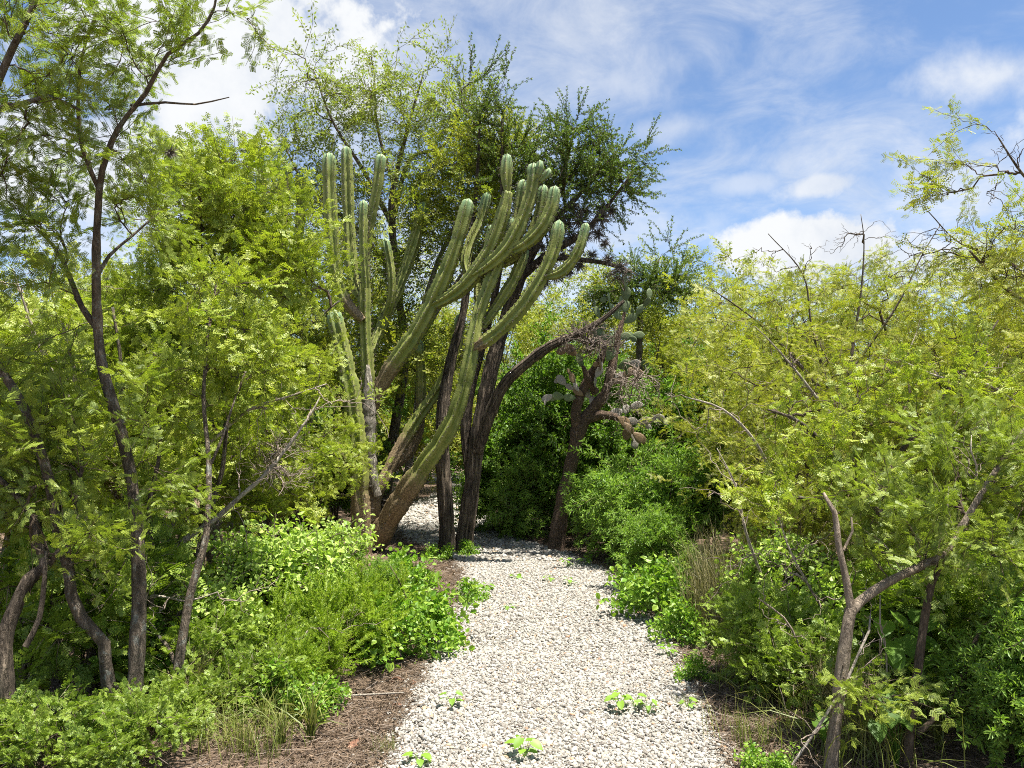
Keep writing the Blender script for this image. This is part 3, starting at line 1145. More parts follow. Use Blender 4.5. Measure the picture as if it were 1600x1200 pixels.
def main_cactus():
    b = P(578, 862, 9.6)
    b[2] = 0
    c = thing('candelabra_cactus', b, 'tall branching candelabra cactus with many ribbed green arms beside the path', 'cactus')
    Y = 9.5
    arm = lambda pts, **k: cactus_arm(c, 'arm', pts, parent_base=b, **k)
    # trunk and heavy limbs
    o = cactus_arm(c, 'trunk', [(578, 872, 9.6, .15), (580, 800, 9.6, .13), (578, 700, 9.7, .10), (576, 600, 9.7, .095), (571, 520, 9.7, .09), (570, 455, 9.7, .085), (572, 380, 9.7, .08), (588, 300, 9.65, .08), (596, 240, 9.65, .085)], parent_base=b, wood=.45, neck=1)
    arm([(566, 868, 9.3, .13), (562, 760, 9.25, .125), (555, 660, 9.2, .12), (541, 575, 9.2, .115), (520, 483, 9.2, .10)], wood=.38, neck=1)
    # left candelabra
    arm([(566, 500, 9.6, .07), (536, 462, 9.5, .08), (522, 400, 9.5, .09), (516, 320, 9.5, .095), (514, 238, 9.5, .098)], wood=.22)
    arm([(566, 470, 9.9, .07), (551, 430, 9.95, .085), (545, 340, 10, .085), (541, 228, 10, .085)])
    arm([(572, 450, 9.5, .06), (568, 390, 9.45, .065), (568, 312, 9.45, .065)])
    arm([(575, 560, 9.9, .07), (600, 500, 10.1, .08), (630, 430, 10.3, .085), (650, 370, 10.4, .085), (662, 315, 10.4, .08)])
    arm([(600, 500, 10.1, .06), (612, 460, 10.0, .06), (608, 400, 10.0, .065), (600, 372, 10.0, .06)])
    # the dark diagonal limb and its fan of arms
    cactus_arm(c, 'limb', [(578, 640, 9.65, .10), (608, 580, 9.5, .115), (650, 520, 9.4, .118), (684, 455, 9.35, .11), (712, 385, 9.3, .10), (733, 310, 9.3, .095)], parent_base=b, wood=.33)
    arm([(676, 478, 9.35, .08), (720, 452, 9.2, .10), (756, 408, 9.1, .108), (783, 345, 9.05, .095), (793, 300, 9.05, .07)], tip=False)
    arm([(793, 302, 9.05, .055), (791, 282, 9.05, .085), (793, 240, 9.05, .08)], neck=.7)
    arm([(740, 430, 9.1, .08), (785, 396, 9.0, .10), (815, 345, 8.95, .10), (832, 290, 8.95, .085), (834, 254, 8.95, .095)])
    arm([(832, 292, 8.95, .045), (843, 272, 8.9, .065), (843, 250, 8.9, .06)], ribs=5)
    arm([(834, 290, 8.95, .04), (851, 280, 8.9, .05), (858, 262, 8.9, .05)], ribs=5)
    arm([(768, 410, 9.1, .07), (800, 380, 9.2, .085), (812, 330, 9.25, .085), (818, 280, 9.25, .08)])
    arm([(790, 396, 9.0, .07), (830, 374, 8.9, .09), (858, 335, 8.85, .09), (868, 290, 8.85, .085)])
    arm([(778, 415, 9.2, .06), (815, 392, 9.2, .08), (842, 340, 9.2, .08), (850, 288, 9.2, .075)])
    arm([(735, 440, 9.4, .06), (728, 400, 9.5, .07), (752, 340, 9.6, .07), (762, 300, 9.6, .065)])
    # the long pale limb leaning over the path
    cactus_arm(c, 'limb', [(588, 846, 9.5, .16), (622, 788, 9.3, .155), (662, 728, 9.15, .14), (700, 672, 9.05, .12), (722, 615, 9.0, .105), (736, 555, 9.0, .10), (748, 490, 9.05, .09), (770, 430, 9.1, .085), (790, 380, 9.1, .085), (802, 340, 9.1, .08)], parent_base=b, wood=.34, neck=1)
    arm([(740, 545, 9.0, .075), (778, 518, 8.9, .095), (818, 476, 8.8, .095), (850, 425, 8.75, .09), (868, 380, 8.75, .085), (874, 343, 8.75, .075)], wood=.12)
    arm([(846, 434, 8.75, .05), (878, 424, 8.7, .065), (902, 395, 8.65, .066), (917, 348, 8.65, .06)])
    arm([(744, 520, 9.1, .06), (775, 480, 9.2, .07), (806, 430, 9.2, .075), (822, 385, 9.2, .07)])
    arm([(752, 490, 9.3, .06), (748, 440, 9.4, .07), (762, 390, 9.4, .07), (770, 350, 9.4, .06)])
    # back limbs
    cactus_arm(c, 'limb', [(590, 770, 9.8, .08), (622, 705, 9.9, .095), (655, 650, 9.95, .09), (690, 600, 10, .09), (712, 550, 10, .085), (720, 490, 10, .085)], parent_base=b, wood=.45)
    arm([(568, 752, 9.6, .09), (535, 712, 9.6, .09), (505, 668, 9.6, .07), (490, 640, 9.6, .06)], wood=.75)
    arm([(582, 790, 9.9, .10), (604, 740, 10.1, .08), (650, 690, 10.2, .07), (658, 600, 10.2, .065), (655, 530, 10.2, .06)], wood=.95)
    for sc, x in ((1, 0),):
        arm([(660, 470, 10.2, .05), (684, 446, 10.2, .065), (700, 425, 10.2, .06), (708, 402, 10.2, .06)], ribs=5)
    pale = np.array([[*(P(px, py, 9.45) - b), r] for px, py, r in ((590, 775, .05), (580, 735, .075), (577, 680, .08), (576, 630, .078), (575, 570, .02))])
    add_stem(c, 'bleached_trunk', smooth_path(pale, .05), 'pale_bark', 11, .07, .3)
    return c


main_cactus()


def back_cactus(px, Y, arms, label):
    b = P(px, 700, Y)
    b[2] = 0
    c = thing('candelabra_cactus', b, label, 'cactus')
    for i, a in enumerate(arms):
        cactus_arm(c, 'trunk' if i == 0 else 'arm', a, parent_base=b, wood=.4 if i == 0 else 0, neck=1 if i == 0 else .8)


back_cactus(430, 11, [[(436, 840, 11, .13), (436, 600, 11, .11), (438, 400, 11, .10), (446, 256, 11, .10)],
                      [(437, 480, 11, .07), (415, 430, 11, .08), (408, 330, 11, .085), (412, 250, 11, .085)],
                      [(438, 440, 11, .06), (462, 400, 11.1, .075), (470, 320, 11.1, .075), (468, 268, 11.1, .07)]],
            'pale candelabra cactus half hidden in the thicket beyond the acacias')
back_cactus(210, 8.2, [[(236, 935, 8.2, .13), (226, 720, 8.2, .12), (214, 540, 8.2, .11), (190, 455, 8.2, .10), (168, 420, 8.2, .09)],
                       [(216, 560, 8.2, .08), (250, 505, 8.2, .085), (262, 420, 8.2, .085), (266, 350, 8.2, .08)]],
            'leaning ribbed cactus showing through gaps behind the forked acacia trunk')


# ------------------------------------------------------------------ templates of thicket plants, each used at many spots
def template(name, cat, kind, H, rx, nst, natt, per, scale, bark, low=.15, sub=8, srad=.022, frm=.3, angle=55, upw=.25, leafp=1.0, wiggle=.05, tip=.0022, bare=0, subr=.42, lean=.5, plate=1.0, stray=.1):
    root = thing(name, (0, 0, -50), 'x', cat)
    stems = []
    for i in range(nst):
        a = 2 * math.pi * (i + rv(-.3, .3)) / nst
        d = np.array([math.cos(a), math.sin(a), 0])
        top = H * rv(.6, .85)
        o = rx * rv(.25, .6) * lean * 1.6
        s_ = [np.array([*(d[:2] * .06), -.06, srad * rv(.8, 1.2)])]
        for f in (.25, .5, .75, 1):
            p = d * o * f ** 1.3 + np.array([rv(-.07, .07) * H / 2, rv(-.07, .07) * H / 2, top * f])
            s_.append(np.array([*p, srad * (1 - .72 * f)]))
        stems.append(smooth_path(np.array(s_), .09))
        kid_o = add_stem(root, 'trunk', stems[-1], bark, 6 if srad > .012 else 4, .05)
    pts = []
    c0 = np.array([0, 0, H * (low + 1) / 2])
    rr = np.array([rx, rx, H * (1 - low) / 2])
    for i in range(sub):
        d = norm(rng.normal(size=3))
        c = c0 + d * rr * rv(.45, .72)
        pts.append(blob(c, rr * subr * rv(.65, 1.2) * np.array([1, 1, plate]), natt // sub, .2))
    pts = np.vstack(pts)
    pts = np.vstack([pts, blob(c0, rr * 1.25, int(natt * stray), .8)])
    pts = pts[pts[:, 2] > .05]
    if bare:
        e = blob(c0 + [0, 0, H * .32], (rx * .9, rx * .9, H * .32), bare, .75)
        e = e[e[:, 2] > H * .75]
        pts = np.vstack([pts, e])
    ch, rad = grow(stems, pts, 6, wiggle, tip, .5, .5, .25)
    add_twigs(root, 'twigs', ch, rad, 'twig_bark')
    keep = rng.uniform(0, 1, len(ch)) < leafp
    add_foliage(root, ch, kind, per, scale, frm, angle, upw, keep, zlow=.02)
    return root


TM = {}
TM['acacia'] = [template('acacia_tree', 'tree', 'acacia', 3.3, 1.25, 4, 220, 3, 1.0, 'acacia_bark', .12, 17, .03, subr=.36, plate=.5, tip=.0028) for _ in range(3)]
TM['mesquite'] = [template('mesquite_tree', 'tree', 'mesquite', 3.1, 1.45, 5, 220, 3, 1.0, 'acacia_bark', .08, 16, .026, upw=.05, bare=60, subr=.36, leafp=.88, plate=.6, tip=.003, wiggle=.07) for _ in range(3)]
TM['farmesq'] = [template('mesquite_tree', 'tree', 'farmesq', 4.3, 1.7, 4, 220, 4, 1.15, 'acacia_bark', .1, 12, .04, upw=.1, bare=25) for _ in range(2)]
TM['dark'] = [template('leafy_shrub', 'shrub', 'dark', 2.5, 1.05, 5, 220, 4, 1.05, 'twig_bark', .0, 12, .02, upw=.35) for _ in range(2)]
TM['lance'] = [template('lance_leaved_shrub', 'shrub', 'lance', 1.25, .5, 7, 100, 4, 1.0, 'twig_bark', .0, 8, .008, upw=.5, tip=.0016) for _ in range(3)]
TM['broad'] = [template('broad_leaved_bush', 'bush', 'broad', .85, .52, 6, 110, 4, 1.0, 'twig_bark', .08, 9, .008, upw=.2, tip=.0015) for _ in range(2)]
TM['herb'] = [template('feathery_herb', 'herb', 'herb', .62, .40, 8, 80, 4, .95, 'pale_twig_bark', .0, 7, .005, upw=.5, tip=.0012) for _ in range(2)]
TM['fern'] = [template('ferny_bush', 'bush', 'fern', .75, .5, 6, 48, 3, 1.1, 'twig_bark', .1, 10, .007, upw=.15, tip=.0014, subr=.5, frm=.1) for _ in range(2)]
TM['weed'] = [template('leafy_weed', 'weed', 'weed', .30, .27, 6, 40, 3, 1.0, 'pale_twig_bark', .0, 6, .004, upw=.5, tip=.0012) for _ in range(2)]
USED = {}


def place(kind, px, Y, sc, label, group=None, var=None, rz=None, x=None):
    lst = TM[kind]
    t = lst[(USED.get(kind, 0) if var is None else var) % len(lst)]
    USED[kind] = USED.get(kind, 0) + 1
    X = (px - 800) / FPX * Y if x is None else x
    lo, hi = path_edges(Y)
    z = min(max(lo - X, X - hi, 0), 1.2) * .07 - .01
    rz = rv(0, 6.28) if rz is None else rz
    if t.location.z < -40:
        t.location = (X, Y, z)
        t.rotation_euler = (0, 0, rz)
        t.scale = (sc,) * 3 if np.isscalar(sc) else sc
        t['label'] = label
        if group:
            t['group'] = group
        return t
    return copy_tree(t, (X, Y, z), rz, sc, label, group)


# left thicket
A = 'acacias of the thicket beside the path'
for px, Y, sc, lb in (
        (305, 6.3, .85, 'bright yellow-green acacia in front of the candelabra cactus, its boughs crossing an arm'),
        (225, 6.9, .90, 'tall lush acacia rising behind the dead leaning branch'),
        (70, 5.9, .84, 'leafy acacia directly behind the forked lichen-spotted trunk'),
        (-60, 5.0, .8, 'leafy acacia cut off by the frame behind the lichen-spotted trunks'),
        (170, 8.0, .95, 'acacia around the leaning ribbed cactus'),
        (455, 8.2, .72, 'small acacia between the dead twig tangle and the candelabra cactus')):
    place('acacia', px, Y, sc, lb)
for px, Y, sc in ((20, 9, 1.0), (300, 9.6, 1.08), (-150, 8, 1.0), (-120, 11, 1.1), (120, 12, 1.1), (410, 12.5, 1.2), (250, 11.5, 1.1)):
    place('acacia', px, Y, sc, 'acacia deep in the thicket, seen only through gaps between nearer acacias', A)
place('tallm' if False else 'farmesq', 470, 11.3, 1.05, 'thin feathery mesquite against the clouds beside the pale half-hidden cactus')
place('dark', 520, 11.2, 1.0, 'dark shrub in the shade behind the candelabra cactus trunk')
place('dark', 430, 9.6, .8, 'dark shrub behind the tangle of dry grey twigs')
# beyond the bend
D = 'dark shrubs closing the far end of the path'
for px, Y, sc in ((560, 15.5, 1.1), (640, 21, 1.4), (700, 22, 1.3), (760, 22, 1.4), (830, 18, 1.4), (520, 19, 1.5), (600, 24, 1.6), (480, 14, 1.2)):
    place('dark', px, Y, sc, 'dark green shrub beyond the bend of the gravel path', D)
for px, Y, sc, lb in ((806, 12.0, 1.02, 'dark green leafy shrub between the shaggy trunks and the prickly pear tree'),
                      (872, 11.6, 1.15, 'tall dark leafy shrub right behind the prickly pear trunk'),
                      (960, 11.8, 1.15, 'dark leafy shrub under the dead pads of the prickly pear'),
                      (1050, 11.4, 1.0, 'dark leafy shrub between the prickly pear and the yellowish mesquites')):
    place('dark', px, Y, sc, lb)
place('lance', 772, 11.6, 1.0, 'low lance-leaved shrub at the inner bend of the path')
place('lance', 822, 10.9, 1.0, 'low lance-leaved shrub beside the gravel left of the prickly pear trunk')
for px, Y, sc, lb in ((948, 9.4, .85, 'bright lance-leaved shrub next to the prickly pear trunk'),
                      (985, 8.9, 1.05, 'tall bright lance-leaved shrub beyond the leafy weed clump'),
                      (1050, 8.7, 1.0, 'bright lance-leaved shrub leaning into the yellowish mesquite'),
                      (1110, 9.0, 1.1, 'lance-leaved shrub at the foot of the yellowish mesquites'),
                      (965, 10.2, 1.0, 'shaded lance-leaved shrub behind the bright ones by the prickly pear')):
    place('lance', px, Y, sc, lb)
# right thicket
M = 'mesquites of the thicket right of the path'
for px, Y, sc, lb in ((1190, 9.0, .85, 'yellow-green mesquite nearest the prickly pear, over the dry grass clump'),
                      (1275, 7.6, .84, 'yellowish mesquite behind the dry grass, its top bare twigs against white cloud'),
                      (1365, 8.2, .92, 'sparse yellowish mesquite with many bare twigs against the cumulus cloud'),
                      (1490, 7.2, .88, 'dense yellow-green mesquite behind the forked sapling'),
                      (1620, 6.6, .88, 'yellow-green mesquite cut off by the frame behind the forked sapling'),
                      (1235, 6.3, .55, 'low rounded mesquite behind the path-side dry grass'),
                      (1370, 5.7, .62, 'low mesquite with dark gaps behind the fork of the sapling'),
                      (1520, 5.2, .62, 'low dense mesquite above the big round leaves')):
    place('mesquite', px, Y, sc, lb)
for px, Y, sc in ((1200, 11.5, 1.08), (1290, 11, 1.0), (1420, 10.5, 1.0), (1560, 9.6, 1.0), (1700, 9, 1.0), (1760, 6, .9), (1180, 14, 1.2), (1340, 14, 1.15), (1520, 13, 1.15), (1700, 12, 1.2)):
    place('mesquite', px, Y, sc, 'yellowish mesquite further back in the thicket, showing between nearer mesquites', M)
F_ = 'tall feathery trees far behind the thicket'
for px, Y, sc, lb in ((1000, 13.5, .93, 'tall rounded green mesquite right behind the prickly pear top'),
                      (1100, 14.5, .98, 'rounded mesquite crown between the prickly pear and the cumulus cloud'),
                      (900, 15, .98, 'tall mesquite closing the view behind the prickly pear trunk')):
    place('farmesq', px, Y, sc, lb)
for px, Y, sc in ((640, 17, 1.1), (560, 14, 1.1), (780, 19, 1.2), (700, 25, 1.3), (330, 16, 1.15), (150, 17, 1.2), (0, 16, 1.2), (-200, 15, 1.2), (1250, 18, 1.0), (1450, 18, .95), (1650, 17, 1.0), (1050, 20, 1.2), (880, 24, 1.4)):
    place('farmesq', px, Y, sc, 'feathery tree far behind the thicket, glimpsed through gaps', F_)
# undergrowth, left of the path
for kind, px, Y, sc, lb in (
        ('broad', 485, 5.75, .92, 'pale green round-leaved bush in front of the candelabra cactus base'),
        ('broad', 410, 5.35, .82, 'round-leaved bush climbing over the dark upright stick'),
        ('broad', 535, 7.0, .72, 'small round-leaved bush touching the base of the leaning cactus limb'),
        ('herb', 535, 5.0, .8, 'yellow-green feathery herb overhanging the brown litter'),
        ('herb', 585, 5.4, .75, 'bright feathery herb between the round-leaved bush and the path-side weeds'),
        ('herb', 470, 4.9, .7, 'feathery herb under the round-leaved bush'),
        ('lance', 600, 6.4, .38, 'vivid green narrow-leaved plant in the shade below the cactus limb'),
        ('weed', 622, 5.3, 1.1, 'bright leafy weed at the gravel edge next to the feathery herb'),
        ('weed', 668, 5.75, 1.15, 'leafy weed spilling onto the gravel in front of the shaggy trunks'),
        ('weed', 636, 6.8, 1.2, 'deep green leafy weed below the leaning cactus limb'),
        ('weed', 662, 7.6, .5, 'shaded leafy weed between the cactus limb and the shaggy trunks'),
        ('weed', 730, 7.0, .55, 'low round-leaved creeper reaching onto the gravel'),
        ('weed', 688, 9.1, .6, 'leafy weed at the foot of the shaggy trunks'),
        ('weed', 727, 9.5, .5, 'small weed against the right foot of the shaggy trunks'),
        ('fern', 95, 3.45, .48, 'ferny bright bush under the lichen-spotted trunk'),
        ('fern', -5, 3.5, .42, 'ferny bush cut by the frame at the bark-ridged stem'),
        ('fern', 175, 3.4, .36, 'low ferny plant sprawling before the forked trunk'),
        ('fern', 240, 3.6, .42, 'small ferny plant at the base of the slim lichen stem'),
        ('fern', 70, 4.3, 1.35, 'shaded ferny bush between the lichen-spotted trunk and the bark-ridged stem'),
        ('fern', 150, 5.0, 1.2, 'ferny undergrowth behind the lichen-spotted trunk'),
        ('fern', 330, 5.6, .8, 'ferny undergrowth behind the slim lichen stem'),
        ('fern', 330, 4.5, .6, 'ferny sprig behind the thin green grass'),
        ('fern', 420, 4.8, .55, 'ferny sprig between the fallen branch and the feathery herb'),
        ('fern', 395, 4.25, .42, 'small ferny plant in the grass by the broken grey stick'),
        ('herb', 500, 4.75, .5, 'low feathery herb in front of the bigger feathery herb on the litter'),
        ('herb', 455, 4.45, .5, 'small feathery herb beside the thin straight pale stick'),
        ('weed', 500, 4.25, .6, 'leafy weed on the litter between stick and bladed grass'),
        ('weed', 430, 4.3, .7, 'leafy weed at the litter edge beside the broken grey stick'),
        ('broad', 345, 4.75, .6, 'round-leaved bush behind the thin green grass'),
        ('fern', 300, 4.0, .4, 'ferny sprig at the grass beside the slim lichen stem'),
        ('herb', 380, 4.7, .6, 'pale feathery herb above the fallen dead branch'),
        ('weed', 260, 4.6, 1.2, 'leafy weed in the gloom between slim lichen stem and trunk'),
        # right of the path
        ('weed', 1040, 6.3, 1.25, 'bright green leafy clump spilling over the path edge below the dry grass'),
        ('weed', 1015, 6.9, 1.1, 'light leafy weed at the path edge under the lance-leaved shrubs'),
        ('weed', 1058, 5.8, .8, 'leafy weed where the gravel meets litter before the pale rock'),
        ('broad', 1062, 7.2, .5, 'pale leaved bush standing over the bright leafy clump'),
        ('lance', 1010, 7.6, .62, 'small lance-leaved shrub at the shaded path edge'),
        ('broad', 1225, 5.6, .8, 'pale round-leaved bush behind the dry grass clump'),
        ('broad', 1270, 4.9, .78, 'pale leaved bush left of the forked sapling'),
        ('fern', 1200, 4.7, .75, 'ferny bush drooping over the litter beyond the pale rock'),
        ('fern', 1260, 4.3, .72, 'ferny bush touching the forked sapling'),
        ('fern', 1480, 4.4, 1.0, 'shaded ferny bush behind the dark upright stem'),
        ('fern', 1590, 4.2, 1.25, 'dark ferny bush cut by the frame behind the narrow-leaved plant'),
        ('fern', 1400, 4.9, .9, 'ferny bush behind the big round leaves'),
        ('lance', 1560, 3.55, .55, 'bright narrow-leaved plant in front of the dark ferny bush'),
        ('lance', 1630, 3.5, .62, 'narrow-leaved plant cut off by the frame'),
        ('weed', 1190, 3.55, .42, 'small weed beside the fine green grass at the gravel'),
        ('weed', 1085, 4.9, .42, 'small weed next to the pale rock'),
        ('herb', 1330, 5.4, .9, 'feathery herb behind the fork of the sapling')):
    place(kind, px, Y, sc, lb)


# ------------------------------------------------------------------ single trees traced from the photograph
def tree(name, label, cat, base, stems, blobs, leaf, per, bark, sides=9, scale=1.0, extra=None, leafp=1.0, frm=.3, angle=55, upw=.2, wiggle=.05, tip=.0022, twigmat='twig_bark', shag=0.0, names=None, curl=.5, rise=.15, bare=None, power=.5):
    root = thing(name, base, label, cat)
    ps = []
    for i, s_ in enumerate(stems):
        p = px_stem(s_, base)
        ps.append(p)
        add_stem(root, (names[i] if names else ('trunk' if i == 0 else 'limb')), p, bark, sides, .05, shag)
    pts = [px_blob(*b, base) for b in blobs]
    if extra is not None:
        pts.append(np.array([P(*e) - base for e in extra]))
    nl = sum(len(p) for p in pts)
    pts = np.vstack(pts)
    nb = 0
    if bare is not None:
        bp = np.vstack([px_blob(*b, base) for b in bare])
        nb = len(bp)
    ch, rad = grow(ps, pts, 6, wiggle, tip, power, curl, rise)
    if leafp > 0 and per > 0:
        keep = rng.uniform(0, 1, len(ch)) < leafp
        add_foliage(root, ch, leaf, per, scale, frm, angle, upw, keep)
    if nb:
        ch2, rad2 = grow(ps + [np.concatenate([c, r[:, None]], 1) for c, r in zip(ch[::3], rad[::3])], bp, 6, wiggle * .8, tip, power, .15, rise)
        ch, rad = np.vstack([ch, ch2]), np.vstack([rad, rad2])
    add_twigs(root, 'twigs', ch, rad, twigmat)
    return root


def gbase(px, Y):
    b = P(px, 700, Y)
    b[2] = 0.0
    return b


# the forked lichen-spotted acacia close to the camera
tree('acacia_tree', 'forked acacia with lichen-spotted grey-brown trunk close beside the litter', 'tree', gbase(202, 3.82), [
    [(203, 1185, 3.82, 0.0454), (212, 1050, 3.85, 0.0378), (217, 930, 3.9, 0.0344), (214, 830, 3.95, 0.0319), (204, 740, 4, 0.0302), (182, 650, 4, 0.0277), (160, 575, 4, 0.0260), (152, 500, 4, 0.0244), (150, 420, 3.95, 0.0218), (153, 330, 3.9, 0.0185), (160, 265, 3.85, 0.0160), (185, 200, 3.8, 0.0134), (228, 145, 3.75, 0.0109), (262, 85, 3.7, 0.0092), (310, 52, 3.7, 0.0076), (335, 10, 3.7, 0.0059), (342, -40, 3.7, 0.0042)],
    [(200, 1112, 3.83, 0.0370), (169, 1069, 3.8, 0.0319), (163, 1005, 3.78, 0.0286), (150, 990, 3.76, 0.0286), (128, 967, 3.75, 0.0277), (112, 930, 3.75, 0.0269), (106, 881, 3.75, 0.0260), (90, 825, 3.75, 0.0252), (78, 755, 3.75, 0.0244), (50, 665, 3.75, 0.0227), (20, 605, 3.75, 0.0210), (-12, 555, 3.75, 0.0185), (-60, 440, 3.7, 0.0134)],
    [(152, 512, 4, 0.0185), (128, 480, 4.0, 0.0151), (104, 420, 4.05, 0.0118), (84, 385, 4.1, 0.0092), (50, 350, 4.1, 0.0059)],
    [(156, 300, 3.88, 0.0126), (130, 235, 3.8, 0.0109), (122, 170, 3.75, 0.0092), (128, 90, 3.7, 0.0067), (150, 20, 3.7, 0.0042)],
    [(205, 165, 3.78, 0.0076), (258, 160, 3.7, 0.0059), (305, 163, 3.65, 0.0042), (358, 152, 3.6, 0.0025)],
    [(148, 440, 3.97, 0.0118), (170, 400, 4.1, 0.0092), (205, 370, 4.2, 0.0067), (250, 330, 4.3, 0.0050)]],
    [(130, 110, 3.7, .34, .35, .22, 17), (225, 70, 3.7, .26, .3, .18, 13), (70, 240, 3.75, .28, .3, .22, 14), (170, 215, 3.8, .2, .25, .15, 7), (230, 330, 4.2, .26, .25, .2, 14), (70, 340, 4.0, .25, .3, .15, 12), (70, 40, 3.7, .25, .3, .2, 8), (60, 560, 3.9, .25, .25, .2, 8), (60, 720, 3.7, .25, .2, .2, 10), (110, 860, 3.65, .22, .2, .2, 9), (200, 620, 3.95, .25, .25, .2, 8), (30, 430, 3.8, .25, .25, .2, 10), (250, 760, 4.0, .2, .2, .2, 7)],
    'near', 3, 'acacia_bark', 11, .95, [(340, -10, 3.7), (400, 45, 3.65), (370, 20, 3.68), (300, 30, 3.7)], tip=.0019)
# limbs that come in from outside the frame
tree('acacia_tree', 'acacia whose dark boughs reach in over the forked trunk', 'tree', gbase(-150, 3.6), [
    [(-150, 1220, 3.6, .05), (-140, 800, 3.6, .045), (-110, 450, 3.55, .035), (-60, 230, 3.5, .028), (-10, 140, 3.45, .02), (20, 75, 3.45, .016), (50, 15, 3.45, .012), (70, -50, 3.45, .008)],
    [(-70, 250, 3.5, .018), (-20, 180, 3.5, .015), (35, 162, 3.5, .012), (75, 150, 3.5, .009), (125, 172, 3.5, .006)]],
    [(30, 60, 3.5, .3, .3, .22, 12), (20, 190, 3.5, .22, .3, .15, 8), (100, 20, 3.5, .25, .3, .15, 8), (-60, 330, 3.6, .3, .3, .3, 10)],
    'near', 2, 'acacia_bark', 9, .95, tip=.0019)
tree('acacia_tree', 'bark-ridged acacia stem cut by the frame with a crooked side limb', 'tree', gbase(10, 3.6), [
    [(18, 1230, 3.6, .042), (16, 1150, 3.6, .04), (10, 1080, 3.6, .038), (4, 1010, 3.6, .036), (18, 960, 3.62, .034), (45, 905, 3.65, .031), (68, 885, 3.68, .028), (60, 840, 3.7, .022), (40, 790, 3.7, .017), (-10, 740, 3.7, .012)],
    [(70, 890, 3.68, .016), (92, 860, 3.72, .012), (120, 800, 3.8, .009), (128, 720, 3.9, .006)],
    [(40, 1010, 3.6, .014), (62, 965, 3.62, .012), (70, 900, 3.64, .010), (72, 860, 3.66, .008)]],
    [(40, 780, 3.8, .25, .25, .2, 14), (110, 700, 3.95, .2, .2, .2, 10), (20, 640, 3.8, .25, .25, .2, 10)],
    'near', 4, 'shaggy_bark', 9, .9, tip=.0019, shag=.3)
tree('acacia_tree', 'slim lichen-flecked acacia stem beside the forked trunk', 'tree', gbase(262, 4.05), [
    [(262, 1180, 4.05, .028), (272, 1090, 4.1, .026), (285, 1000, 4.15, .025), (299, 920, 4.2, .023), (317, 862, 4.25, .021), (324, 815, 4.3, .018), (326, 720, 4.4, .015), (318, 620, 4.5, .012), (326, 520, 4.6, .009), (340, 430, 4.7, .006)],
    [(278, 1048, 4.12, .013), (262, 1010, 4.2, .011), (240, 985, 4.3, .010), (224, 950, 4.35, .008), (228, 890, 4.4, .006)],
    [(322, 740, 4.4, .010), (345, 690, 4.5, .008), (368, 620, 4.6, .006)]],
    [(330, 470, 4.7, .3, .3, .22, 16), (300, 600, 4.7, .25, .25, .2, 10), (390, 560, 4.8, .25, .3, .2, 12)],
    'acacia', 4, 'acacia_bark', 8, .9, tip=.0019)
tree('acacia_tree', 'crooked reddish acacia whose long bough slants towards the cactus', 'tree', gbase(240, 6.6), [
    [(240, 960, 6.60, .042), (240, 900, 6.60, .038), (246, 800, 6.60, .035), (262, 740, 6.60, .033), (285, 670, 6.60, .031), (306, 635, 6.58, .029), (350, 598, 6.50, .026), (395, 562, 6.45, .022), (440, 528, 6.40, .017), (482, 508, 6.40, .012), (530, 470, 6.40, .007)],
    [(300, 645, 6.60, .018), (322, 560, 6.60, .015), (318, 480, 6.60, .012), (335, 400, 6.60, .008)],
    [(370, 582, 6.50, .012), (385, 530, 6.55, .010), (382, 470, 6.60, .007), (400, 400, 6.60, .005)],
    [(250, 780, 6.60, .018), (225, 690, 6.65, .015), (200, 600, 6.70, .011), (205, 520, 6.70, .008)]],
    [(430, 430, 6.40, 0.50, 0.44, 0.30, 40), (360, 380, 6.60, 0.48, 0.44, 0.36, 40), (480, 430, 6.40, 0.26, 0.33, 0.14, 12), (300, 420, 6.60, 0.42, 0.44, 0.42, 31), (445, 610, 6.60, 0.29, 0.33, 0.17, 9), (230, 480, 6.70, 0.42, 0.39, 0.42, 26), (380, 640, 6.70, 0.36, 0.33, 0.24, 7), (330, 300, 6.70, 0.36, 0.33, 0.24, 16)],
    'acacia', 3, 'acacia_bark', 8, 1.0, [(575, 395, 6.40), (540, 620, 6.40)])
tree('acacia_tree', 'dark upright acacia stem with a low crotch before the dead twig tangle', 'tree', gbase(328, 6.2), [
    [(330, 985, 6.2, .045), (330, 850, 6.2, .042), (328, 720, 6.2, .038), (322, 640, 6.2, .03), (325, 540, 6.2, .024), (318, 440, 6.2, .018), (310, 330, 6.2, .01)],
    [(330, 715, 6.2, .024), (350, 670, 6.25, .02), (366, 610, 6.3, .016), (380, 520, 6.3, .012), (376, 420, 6.3, .008)]],
    [(330, 330, 6.2, .5, .5, .3, 36), (280, 270, 6.3, .4, .4, .2, 20), (420, 340, 6.2, .4, .4, .25, 24), (370, 260, 6.3, .35, .3, .15, 14)],
    'acacia', 3, 'acacia_bark', 8, 1.0, bare=[(330, 300, 6.2, .6, .4, .35, 30)])

